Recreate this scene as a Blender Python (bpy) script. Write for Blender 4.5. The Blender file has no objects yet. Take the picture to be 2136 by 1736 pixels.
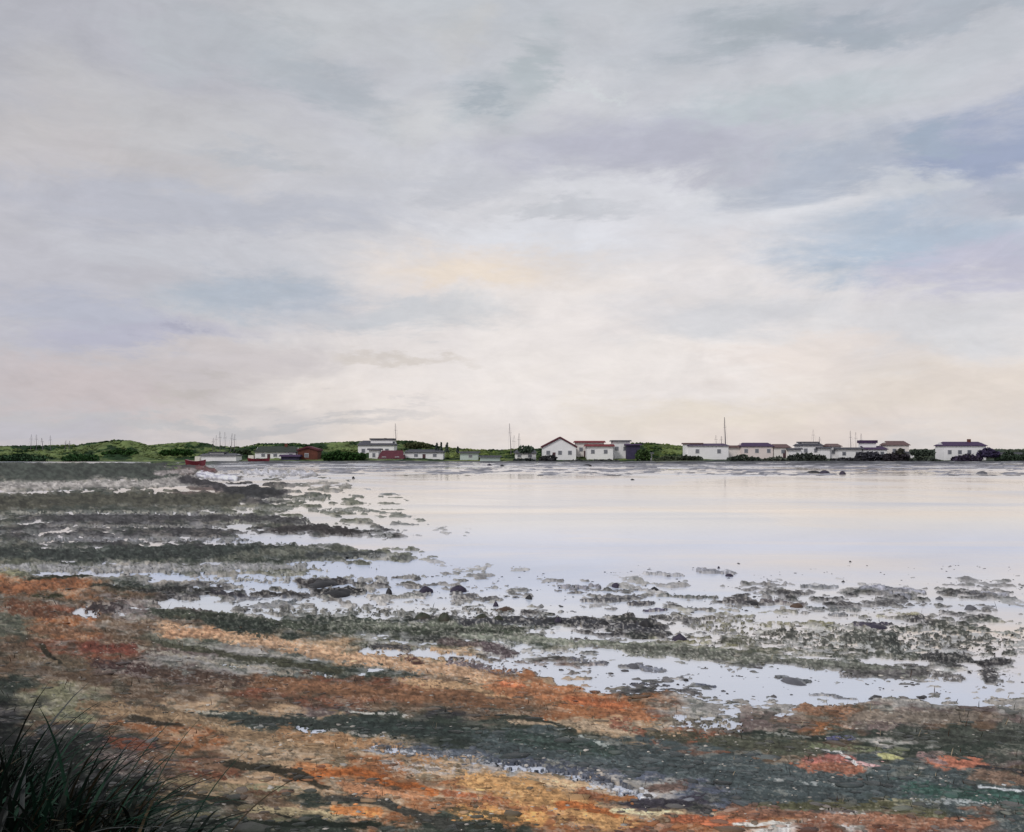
import bpy, math, random
import numpy as np
from mathutils import Vector

random.seed(7)
rng = np.random.default_rng(7)
S = bpy.context.scene
col = S.collection

# ------------------------------------------------------------------ camera, sky, sun, exposure
W, H = 1024.0, 832.0
F = 887.0            # focal length in pixels
HY = 450.0           # row of the horizon
EYE = 3.0
cam = bpy.data.cameras.new('camera')
cam_o = bpy.data.objects.new('camera', cam)
col.objects.link(cam_o)
cam_o.location = (0, 0, EYE)
cam_o.rotation_euler = (math.radians(90), 0, 0)
cam.sensor_width = 36.0
cam.lens = 36.0 * F / W
cam.shift_y = (HY - H / 2) / W
cam.clip_start = 0.1
cam.clip_end = 20000
S.camera = cam_o
S.view_settings.view_transform = 'Standard'
S.view_settings.look = 'None'
S.view_settings.exposure = 0.0
S.view_settings.gamma = 1.0
S.view_settings.use_curve_mapping = False
S.cycles.max_bounces = 5
S.cycles.diffuse_bounces = 2
S.cycles.glossy_bounces = 3

SUN_EL, SUN_AZ = math.radians(42), math.radians(-135)     # azimuth from +Y (ahead) towards +X: over the left shoulder


def lin(c):
    return tuple(((v / 255.0) / 12.92 if v / 255.0 <= 0.04045 else ((v / 255.0 + 0.055) / 1.055) ** 2.4) for v in c)


sun = bpy.data.lights.new('sun', 'SUN')
sun.energy = 1.5
sun.angle = math.radians(12)
sun.color = (1.0, 0.95, 0.88)
sun_o = bpy.data.objects.new('sun', sun)
col.objects.link(sun_o)
sd = Vector((math.sin(SUN_AZ) * math.cos(SUN_EL), math.cos(SUN_AZ) * math.cos(SUN_EL), math.sin(SUN_EL)))
sun_o.rotation_euler = sd.to_track_quat('Z', 'Y').to_euler()

world = bpy.data.worlds.new("World")
S.world = world
world.use_nodes = True
nt = world.node_tree
nt.nodes.clear()


def N(tree, typ, **kw):
    n = tree.nodes.new(typ)
    for k, v in kw.items():
        setattr(n, k, v)
    return n


def link(tree, a, b):
    tree.links.new(a, b)


def M(tree, op, a, b=None, c=None, clamp=False):
    n = tree.nodes.new('ShaderNodeMath')
    n.operation = op
    n.use_clamp = clamp
    for i, v in enumerate((a, b, c)):
        if v is None:
            continue
        if isinstance(v, (int, float)):
            n.inputs[i].default_value = v
        else:
            tree.links.new(v, n.inputs[i])
    return n.outputs[0]


def mixc(tree, fac, a, b):
    n = tree.nodes.new('ShaderNodeMix')
    n.data_type = 'RGBA'
    for sock, v in ((n.inputs[0], fac), (n.inputs[6], a), (n.inputs[7], b)):
        if isinstance(v, (int, float)):
            sock.default_value = v
        elif isinstance(v, tuple):
            sock.default_value = v + (1.0,) if len(v) == 3 else v
        else:
            tree.links.new(v, sock)
    return n.outputs[2]


tc = N(nt, 'ShaderNodeTexCoord')
sep = N(nt, 'ShaderNodeSeparateXYZ')
link(nt, tc.outputs['Generated'], sep.inputs[0])
az = M(nt, 'MULTIPLY', M(nt, 'ARCTAN2', sep.outputs[0], sep.outputs[1]), 57.2958)
el = M(nt, 'MULTIPLY', M(nt, 'ARCSINE', sep.outputs[2]), 57.2958)
comb = N(nt, 'ShaderNodeCombineXYZ')
link(nt, az, comb.inputs[0])
link(nt, el, comb.inputs[1])


def noise(tree, vec, scale, detail=4, rough=0.55, dist=0.0):
    n = tree.nodes.new('ShaderNodeTexNoise')
    n.inputs['Scale'].default_value = scale
    n.inputs['Detail'].default_value = detail
    n.inputs['Roughness'].default_value = rough
    n.inputs['Distortion'].default_value = dist
    if vec is not None:
        tree.links.new(vec, n.inputs['Vector'])
    return n


# streaky brushed cloud: the direction stretched sideways, so that it wraps round the whole sky without a seam
mp = N(nt, 'ShaderNodeMapping')
mp.inputs['Scale'].default_value = (1.0, 1.0, 3.4)
link(nt, tc.outputs['Generated'], mp.inputs[0])
warpn = noise(nt, mp.outputs[0], 5.0, 7, 0.68, 0.25)
wsub = N(nt, 'ShaderNodeVectorMath', operation='SUBTRACT')
link(nt, warpn.outputs['Color'], wsub.inputs[0])
wsub.inputs[1].default_value = (0.5, 0.5, 0.5)
wmul = N(nt, 'ShaderNodeVectorMath', operation='MULTIPLY')
link(nt, wsub.outputs[0], wmul.inputs[0])
wmul.inputs[1].default_value = (16.0, 8.0, 0.0)
wadd = N(nt, 'ShaderNodeVectorMath', operation='ADD')
link(nt, comb.outputs[0], wadd.inputs[0])
link(nt, wmul.outputs[0], wadd.inputs[1])
P = wadd.outputs[0]

# base by elevation
seph = N(nt, 'ShaderNodeSeparateXYZ')
link(nt, P, seph.inputs[0])
ramp = N(nt, 'ShaderNodeValToRGB')
link(nt, M(nt, 'DIVIDE', seph.outputs[1], 90.0, clamp=True), ramp.inputs[0])
cr = ramp.color_ramp
stops = [(0.0, (243, 231, 222)), (0.05, (245, 236, 230)), (0.13, (236, 232, 233)), (0.21, (214, 215, 221)),
         (0.30, (202, 206, 211)), (0.55, (190, 195, 202)), (1.0, (180, 187, 197))]
cr.elements[0].position = stops[0][0]
cr.elements[0].color = lin(stops[0][1]) + (1,)
cr.elements[1].position = stops[-1][0]
cr.elements[1].color = lin(stops[-1][1]) + (1,)
for p_, c_ in stops[1:-1]:
    e = cr.elements.new(p_)
    e.color = lin(c_) + (1,)
sky = ramp.outputs[0]
# general soft cloud variation, everywhere
n1 = noise(nt, mp.outputs[0], 3.2, 8, 0.62, 0.6)
f1 = N(nt, 'ShaderNodeMapRange')
link(nt, n1.outputs[0], f1.inputs[0])
f1.inputs[1].default_value = 0.45
f1.inputs[2].default_value = 0.72
f1.inputs[4].default_value = 0.38
sky = mixc(nt, f1.outputs[0], sky, lin((188, 194, 204)))
n2 = noise(nt, mp.outputs[0], 4.3, 8, 0.66, 0.4)
n2.inputs['Vector'].default_value = (0, 0, 0)
mp2 = N(nt, 'ShaderNodeMapping')
mp2.inputs['Location'].default_value = (7.3, 2.1, 4.4)
mp2.inputs['Scale'].default_value = (1.0, 1.0, 3.0)
link(nt, tc.outputs['Generated'], mp2.inputs[0])
link(nt, mp2.outputs[0], n2.inputs['Vector'])
f2 = N(nt, 'ShaderNodeMapRange')
link(nt, n2.outputs[0], f2.inputs[0])
f2.inputs[1].default_value = 0.5
f2.inputs[2].default_value = 0.75
f2.inputs[4].default_value = 0.6
sky = mixc(nt, f2.outputs[0], sky, lin((226, 225, 228)))


def sky_patch(zx, zy, rx, ry, rot, colr, k):
    """one cloud of the sky, at its bearing and height above the horizon (degrees)"""
    global sky
    px, py = zx * 0.4794, zy * 0.4794
    a = math.degrees(math.atan((px - 512) / F))
    e = math.degrees(math.atan((HY - py) / math.hypot(F, px - 512)))
    deg = 0.4794 * 57.3 / F * math.cos(math.radians(a)) ** 1.3
    m = nt.nodes.new('ShaderNodeMapping')
    m.vector_type = 'TEXTURE'
    m.inputs['Location'].default_value = (a, e, 0)
    m.inputs['Rotation'].default_value = (0, 0, math.radians(-rot))
    m.inputs['Scale'].default_value = (rx * deg * 1.25, ry * deg * 1.25, 1)
    nt.links.new(P, m.inputs[0])
    ln = nt.nodes.new('ShaderNodeVectorMath')
    ln.operation = 'LENGTH'
    nt.links.new(m.outputs[0], ln.inputs[0])
    mr = nt.nodes.new('ShaderNodeMapRange')
    mr.interpolation_type = 'SMOOTHSTEP'
    nt.links.new(ln.outputs['Value'], mr.inputs[0])
    mr.inputs[1].default_value = 1.3
    mr.inputs[2].default_value = 0.25
    mr.inputs[3].default_value = 0.0
    mr.inputs[4].default_value = k
    sky = mixc(nt, mr.outputs[0], sky, lin(colr))


for a in [
    (60, 400, 620, 520, 0, (192, 192, 199), .8), (60, 60, 420, 200, 0, (186, 187, 195), .8), (60, 850, 500, 130, 0, (206, 198, 198), .7), (150, 350, 330, 140, 0, (207, 202, 200), .8), (1800, 30, 420, 60, 0, (188, 194, 204), .7), (60, 650, 250, 300, 0, (200, 199, 208), .7),
    (400, 240, 260, 60, 6, (205, 205, 206), .6),
    (1300, 740, 560, 170, 0, (249, 241, 237), .9), (1000, 235, 210, 45, 0, (214, 215, 217), .8),
    (1480, 430, 340, 50, 4, (230, 231, 236), .9), (1190, 512, 220, 50, 4, (234, 235, 241), .9),
    (620, 140, 190, 40, 14, (183, 191, 198), .9), (440, 100, 160, 40, 0, (192, 197, 202), .8),
    (1035, 190, 80, 45, 0, (184, 192, 199), .7), (1030, 188, 26, 18, 0, (170, 180, 188), .7), (1135, 130, 45, 55, 0, (184, 193, 198), .8),
    (1600, 62, 120, 38, 0, (174, 183, 190), .85), (1780, 52, 80, 30, 0, (168, 179, 190), .9),
    (1980, 30, 220, 30, 0, (180, 189, 198), .8), (1650, 220, 260, 34, -3, (193, 203, 208), .7),
    (1330, 310, 330, 60, 3, (190, 191, 205), .9), (1750, 330, 220, 60, -8, (190, 197, 208), .8),
    (2070, 330, 210, 85, -12, (158, 170, 196), 1.0), (1760, 345, 240, 40, -6, (180, 188, 203), .8), (2010, 300, 60, 26, 0, (160, 176, 194), .8), (2120, 420, 60, 30, 0, (172, 183, 199), .8),
    (1900, 405, 110, 38, 0, (212, 216, 222), .9),
    (1880, 505, 250, 56, 4, (180, 195, 213), .9), (2080, 560, 200, 50, 0, (196, 196, 216), .8),
    (1200, 452, 120, 17, 3, (204, 207, 213), .7),
    (420, 440, 470, 45, -2, (193, 196, 207), .85), (900, 380, 240, 30, 0, (198, 200, 208), .7),
    (530, 312, 70, 20, 0, (190, 194, 201), .7), (400, 520, 320, 36, 0, (209, 211, 218), .7),
    (520, 605, 180, 42, -4, (183, 193, 206), .9), (640, 650, 180, 34, 0, (203, 207, 215), .6),
    (180, 640, 180, 30, 5, (190, 193, 208), .8), (250, 700, 200, 36, -4, (188, 188, 206), .8),
    (340, 692, 40, 13, 0, (172, 172, 190), .6),
    (830, 660, 190, 34, 0, (206, 210, 215), .7), (1020, 580, 250, 46, 0, (240, 228, 218), .8),
    (1010, 588, 130, 20, 2, (243, 228, 211), .7),
    (1560, 640, 240, 50, 0, (214, 216, 222), .7), (1950, 690, 230, 70, 0, (217, 218, 223), .7),
    (180, 800, 260, 50, 0, (208, 196, 196), .85), (460, 770, 230, 40, 0, (213, 205, 205), .8),
    (380, 808, 80, 16, 4, (203, 196, 192), .7), (420, 868, 420, 16, 0, (199, 198, 201), .8),
    (830, 760, 120, 14, 0, (222, 212, 202), .7), (1700, 745, 220, 34, 0, (238, 226, 219), .7),
    (1960, 830, 380, 70, 0, (234, 222, 212), .85), (1480, 870, 240, 50, 0, (242, 230, 214), .8),
    (1640, 900, 240, 30, 0, (238, 224, 216), .7), (60, 900, 200, 34, 0, (199, 197, 206), .8),
    (1265, 172, 60, 9, 3, (217, 221, 224), .9), (950, 60, 60, 50, 0, (209, 210, 211), .8),
    (700, 50, 200, 60, 0, (200, 203, 206), .5), (2060, 90, 120, 40, 0, (199, 204, 210), .7),
]:
    sky_patch(*a)

# paint-like grain in the clouds
n3 = noise(nt, mp.outputs[0], 26, 6, 0.7, 0.5)
mp4 = N(nt, 'ShaderNodeMapping')
mp4.inputs['Scale'].default_value = (1.0, 1.0, 1.9)
mp4.inputs['Location'].default_value = (3.1, 5.2, 1.4)
link(nt, tc.outputs['Generated'], mp4.inputs[0])
n5 = noise(nt, mp4.outputs[0], 9.0, 8, 0.62, 0.9)
f5 = N(nt, 'ShaderNodeMapRange')
link(nt, n5.outputs[0], f5.inputs[0])
f5.inputs[1].default_value = 0.38
f5.inputs[2].default_value = 0.62
f5.inputs[3].default_value = 0.955
f5.inputs[4].default_value = 1.04
n6 = noise(nt, mp4.outputs[0], 3.4, 6, 0.6, 0.5)
f6 = N(nt, 'ShaderNodeMapRange')
link(nt, n6.outputs[0], f6.inputs[0])
f6.inputs[1].default_value = 0.4
f6.inputs[2].default_value = 0.66
f6.inputs[4].default_value = 0.22
sky = mixc(nt, f6.outputs[0], sky, lin((196, 192, 204)))
g3 = M(nt, 'MULTIPLY', M(nt, 'MULTIPLY_ADD', n3.outputs[0], 0.16, 0.84), f5.outputs[0])
vm = N(nt, 'ShaderNodeVectorMath', operation='SCALE')
link(nt, sky, vm.inputs[0])
link(nt, g3, vm.inputs['Scale'])

nish = N(nt, 'ShaderNodeTexSky')
nish.sky_type = 'NISHITA'
nish.sun_disc = False
nish.sun_elevation = SUN_EL
nish.sun_rotation = SUN_AZ
bg1 = N(nt, 'ShaderNodeBackground')
link(nt, nish.outputs[0], bg1.inputs[0])
bg1.inputs[1].default_value = 0.1
bg2 = N(nt, 'ShaderNodeBackground')
link(nt, vm.outputs[0], bg2.inputs[0])
bg2.inputs[1].default_value = 1.0
ms = N(nt, 'ShaderNodeMixShader')
ms.inputs[0].default_value = 0.96                          # thin overcast: a little blue sky comes through
link(nt, bg1.outputs[0], ms.inputs[1])
link(nt, bg2.outputs[0], ms.inputs[2])
wo = N(nt, 'ShaderNodeOutputWorld')
link(nt, ms.outputs[0], wo.inputs[0])


# ------------------------------------------------------------------ helpers
def fade(t):
    return t * t * t * (t * (t * 6 - 15) + 10)


class Noise:
    def __init__(self, seed):
        r = np.random.default_rng(seed)
        self.t = r.random((256, 256)).astype(np.float32)

    def __call__(self, x, y):
        xi = np.floor(x).astype(np.int64)
        yi = np.floor(y).astype(np.int64)
        fx = fade(x - xi)
        fy = fade(y - yi)
        a = self.t[yi & 255, xi & 255]
        b = self.t[yi & 255, (xi + 1) & 255]
        c = self.t[(yi + 1) & 255, xi & 255]
        d = self.t[(yi + 1) & 255, (xi + 1) & 255]
        return (a * (1 - fx) + b * fx) * (1 - fy) + (c * (1 - fx) + d * fx) * fy


def fbm(x, y, seed, octv=4, gain=0.55):
    s = 0
    w = 0
    a = 1.0
    for o in range(octv):
        s = s + a * Noise(seed * 31 + o)(x * 2 ** o + o * 13.7, y * 2 ** o + o * 7.3)
        w += a
        a *= gain
    return s / w


def uni(n, sd=0.13):
    """fbm value to a roughly uniform 0..1"""
    return 1.0 / (1.0 + np.exp(-(n - 0.5) / sd * 1.6))


def new_mesh(name, verts, faces, mat, parent=None, colors=None, smooth=False):
    me = bpy.data.meshes.new(name)
    verts = np.asarray(verts, dtype=np.float32)
    if isinstance(faces, np.ndarray):
        k = faces.shape[1]
        me.vertices.add(len(verts))
        me.vertices.foreach_set('co', verts.ravel())
        me.loops.add(faces.size)
        me.loops.foreach_set('vertex_index', faces.astype(np.int32).ravel())
        me.polygons.add(len(faces))
        me.polygons.foreach_set('loop_start', np.arange(0, faces.size, k, dtype=np.int32))
        me.polygons.foreach_set('loop_total', np.full(len(faces), k, dtype=np.int32))
        me.update(calc_edges=True)
    else:
        me.from_pydata([tuple(v) for v in verts.tolist()], [], faces)
        me.update()
    if smooth:
        me.polygons.foreach_set('use_smooth', np.ones(len(me.polygons), dtype=bool))
    if colors is not None:
        at = me.color_attributes.new('tint', 'FLOAT_COLOR', 'POINT')
        c4 = np.ones((len(verts), 4), dtype=np.float32)
        c4[:, :3] = colors
        at.data.foreach_set('color', c4.ravel())
    if mat:
        me.materials.append(mat)
    o = bpy.data.objects.new(name, me)
    col.objects.link(o)
    if parent is not None:
        o.parent = parent
    return o


def tag(o, label=None, cat=None, group=None, kind=None):
    if label:
        o['label'] = label
    if cat:
        o['category'] = cat
    if group:
        o['group'] = group
    if kind:
        o['kind'] = kind
    return o


def empty(name, loc, label, cat, group=None):
    o = bpy.data.objects.new(name, None)
    o.location = loc
    col.objects.link(o)
    return tag(o, label, cat, group)


def at(px, py, z=0.0):
    """point of the flat at this bearing and dip below the horizon"""
    y = F * (EYE - z) / (py - HY)
    return ((px - 512) / F * y, y, z)


def mat_attr(name, rough=0.8, spec=0.25, nscale=20.0, amt=0.25, bump=0.3, bdist=0.02):
    m = bpy.data.materials.new(name)
    m.use_nodes = True
    t = m.node_tree
    b = t.nodes['Principled BSDF']
    a = t.nodes.new('ShaderNodeAttribute')
    a.attribute_name = 'tint'
    g = t.nodes.new('ShaderNodeNewGeometry')
    n = noise(t, g.outputs['Position'], nscale, 5, 0.65)
    f = M(t, 'MULTIPLY_ADD', n.outputs[0], amt * 2, 1 - amt)
    v = t.nodes.new('ShaderNodeVectorMath')
    v.operation = 'SCALE'
    t.links.new(a.outputs['Color'], v.inputs[0])
    t.links.new(f, v.inputs['Scale'])
    t.links.new(v.outputs[0], b.inputs['Base Color'])
    b.inputs['Roughness'].default_value = rough
    b.inputs['Specular IOR Level'].default_value = spec
    if bump:
        bp = t.nodes.new('ShaderNodeBump')
        bp.inputs['Strength'].default_value = bump
        bp.inputs['Distance'].default_value = bdist
        t.links.new(n.outputs[0], bp.inputs['Height'])
        t.links.new(bp.outputs[0], b.inputs['Normal'])
    return m


def mat_plain(name, c, rough=0.7, spec=0.3, nscale=2.0, amt=0.2, c2=None, bump=0.2):
    m = bpy.data.materials.new(name)
    m.use_nodes = True
    t = m.node_tree
    b = t.nodes['Principled BSDF']
    g = t.nodes.new('ShaderNodeTexCoord')
    n = noise(t, g.outputs['Object'], nscale, 5, 0.65)
    c2 = c2 or tuple(v * (1 - amt) for v in c)
    mr = t.nodes.new('ShaderNodeMapRange')
    mr.inputs[1].default_value = 0.35
    mr.inputs[2].default_value = 0.65
    t.links.new(n.outputs[0], mr.inputs[0])
    t.links.new(mixc(t, mr.outputs[0], c, c2), b.inputs['Base Color'])
    b.inputs['Roughness'].default_value = rough
    b.inputs['Specular IOR Level'].default_value = spec
    if bump:
        bp = t.nodes.new('ShaderNodeBump')
        bp.inputs['Strength'].default_value = bump
        bp.inputs['Distance'].default_value = 0.05
        t.links.new(n.outputs[0], bp.inputs['Height'])
        t.links.new(bp.outputs[0], b.inputs['Normal'])
    return m


def jit(c, a=0.04):
    return tuple(max(0.0, v * (1 + random.uniform(-a, a))) for v in c)


# ------------------------------------------------------------------ the shore: colour and wet / dry map of the flat
ALB = 0.80          # light that falls on the ground, so that lin(seen) / ALB is the albedo


PAL = {
    'D': (46, 54, 46), 'E': (72, 75, 67), 'K': (60, 58, 60), 'G': (92, 94, 78), 'B': (104, 80, 60),
    'O': (158, 96, 56), 'S': (176, 140, 104), 'R': (124, 72, 50), 'T': (66, 76, 77), 'N': (82, 88, 104),
    'P': (205, 202, 200), 'Y': (128, 124, 92), 'L': (146, 141, 136), 'X': (16, 19, 18), 'M': (100, 84, 80),
    'W': (150, 150, 155),
}
ROWS = [
    (466, 'E9 E9 E8 K5 W0 W0 W0 W0 W0 W0 W0 W0 W0 W0 W0 W0 W0'),
    (472, 'E9 E9 E8 M5 L2 L1 W0 W0 W0 W0 W0 W0 W0 W0 W0 W0 W0'),
    (479, 'E8 E8 L3 K5 L2 L1 W0 W0 W0 W0 W0 W0 W0 W0 W0 W0 W0'),
    (485, 'L2 L1 L1 L2 K5 L2 W0 W0 W0 W0 W0 W0 W0 W0 W0 W0 W0'),
    (491, 'L4 E4 E5 M6 K8 L3 W1 W0 W0 W0 W0 W0 W0 W0 W0 W0 W0'),
    (500, 'E9 E9 E9 E8 K7 G4 G1 W0 W0 W0 W0 W0 W0 W0 W0 W0 W0'),
    (510, 'E9 E8 E8 E7 G6 G3 G1 W0 W0 W0 W0 W0 W0 W0 W0 W0 W0'),
    (520, 'E8 K7 K8 K8 G6 G4 G2 W0 W0 W0 W0 W0 W0 W0 W0 W0 W0'),
    (532, 'K8 K7 K8 K8 K6 K5 K4 W1 W0 W0 W0 W0 W0 W0 W0 W0 W0'),
    (541, 'E8 K7 K7 K6 W2 W1 W0 W0 W0 W0 W0 W0 W0 W0 W0 W0 W0'),
    (550, 'E8 E7 D8 D8 D6 E4 G3 E0 W0 W0 W0 W0 W0 W0 W0 W0 W0'),
    (558, 'G7 D8 D9 D9 D8 E6 G4 E1 W0 W0 W0 W0 W0 W0 W0 W0 W0'),
    (566, 'G7 E7 L5 E6 D7 E5 G2 W1 W0 W0 W0 W0 W0 W0 W0 W0 W0'),
    (575, 'Y8 L5 L3 L3 G3 G3 L1 K1 W1 W0 W0 W0 W0 W0 W0 W0 W0'),
    (585, 'O9 O9 D7 K5 L3 K4 K4 K2 K1 K2 W2 K1 K2 W1 K1 K2 K1'),
    (595, 'B9 O9 B8 K6 K5 K4 L3 K3 K2 K3 K2 K2 K4 K4 K3 K3 K2'),
    (605, 'B9 B8 M7 L4 N2 L3 L2 K3 Y2 W1 K1 K4 K4 K4 K3 K3 W1'),
    (615, 'G9 R9 M8 M7 L6 D7 D6 K5 K6 K4 K1 Y2 Y3 K4 Y4 K4 K2'),
    (625, 'G9 O9 B9 B9 D9 D9 D9 E8 D8 K8 K8 K6 Y7 Y6 K7 E6 G4'),
    (635, 'G9 O9 B9 G9 S9 D9 D8 E9 G8 K7 K8 K5 Y8 G8 E8 E8 G5'),
    (645, 'B9 R9 B9 G9 L9 S9 G8 G8 D8 G8 G8 Y7 G8 G8 E8 E8 G6'),
    (655, 'B9 R9 R9 M9 L9 D8 S9 S9 P2 K4 G1 G6 G8 E8 E7 K7 W2'),
    (665, 'B9 B9 M9 L9 G8 D9 D8 S9 M6 M5 W1 K2 K4 E7 E6 K7 P2'),
    (675, 'B9 B9 M9 M9 L9 D8 D8 S9 O9 M4 K2 K3 W1 W1 K4 P2 P2'),
    (685, 'D9 B9 B9 B9 B9 R9 R9 B9 S9 S5 K2 W1 K1 W1 K1 L3 W2'),
    (695, 'D9 Y9 B9 B9 R9 B9 R9 B9 B9 O9 K3 K2 W1 W0 K1 L3 L3'),
    (705, 'X9 Y9 B9 S9 B9 R9 B9 B9 B9 O9 O9 L6 L5 L4 L5 L5 L5'),
    (715, 'K9 Y9 B9 S9 S9 M9 D9 K9 B9 O9 R9 L8 M8 B9 M9 M9 L8'),
    (725, 'X9 B9 O9 S9 S9 S8 D9 D9 D9 S9 S9 L8 M8 O8 M9 B9 M9'),
    (735, 'X9 K9 B9 O9 S9 S9 D9 D9 T9 D9 S9 R9 D9 D9 D9 D9 E8'),
    (745, 'X9 X9 K9 O9 S9 S9 S8 D9 T9 T9 T9 R9 D9 D9 L9 D9 D9'),
    (755, 'X9 X9 M9 B9 S9 S9 S9 N9 T9 T9 T9 T9 B9 B9 D9 D9 E9'),
    (765, 'X9 X9 M9 R9 S9 S9 O9 S9 L8 N9 T9 T9 T9 T9 T9 M9 M9'),
    (775, 'X9 X9 K9 B9 S9 O9 O9 S9 L8 L7 N9 T9 T9 T9 T9 T9 B9'),
    (785, 'X9 X9 X9 B9 S9 S9 B9 O9 S9 S9 L8 N9 T9 T9 T9 T9 B9'),
    (795, 'X9 X9 D9 S9 Y9 S9 O9 S9 S9 S9 L7 N9 T9 T9 T9 T9 E9'),
    (805, 'X9 X9 X9 D9 B9 D9 S9 O9 O9 S9 M8 K9 T9 T9 T9 T9 E9'),
    (815, 'X9 X9 D9 G9 B9 S9 S9 O9 O9 O9 S9 S9 R9 M9 Y9 T9 E9'),
    (825, 'X9 X9 D9 D9 Y9 D9 O9 D9 O9 O9 O9 R9 O9 P6 R9 R9 T9'),
    (838, 'X9 X9 D9 D9 D9 D9 D9 D9 D9 O9 R9 O9 P6 R9 R9 M9 T9'),
    (1300, 'X9 X9 D9 D9 D9 B9 D9 D9 B9 O9 R9 B9 B9 R9 R9 M9 T9'),
]
row_y = np.array([r[0] for r in ROWS], dtype=np.float64)
pal_c = np.array([[PAL[c[0]] for c in r[1].split()] for r in ROWS], dtype=np.float64)
pal_f = np.array([[int(c[1]) for c in r[1].split()] for r in ROWS], dtype=np.float64) / 9.0
pal_f[((row_y > 600) & (row_y < 690))[:, None] & (np.arange(17) >= 8)[None, :] & (pal_f < .95)] *= .70

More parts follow.
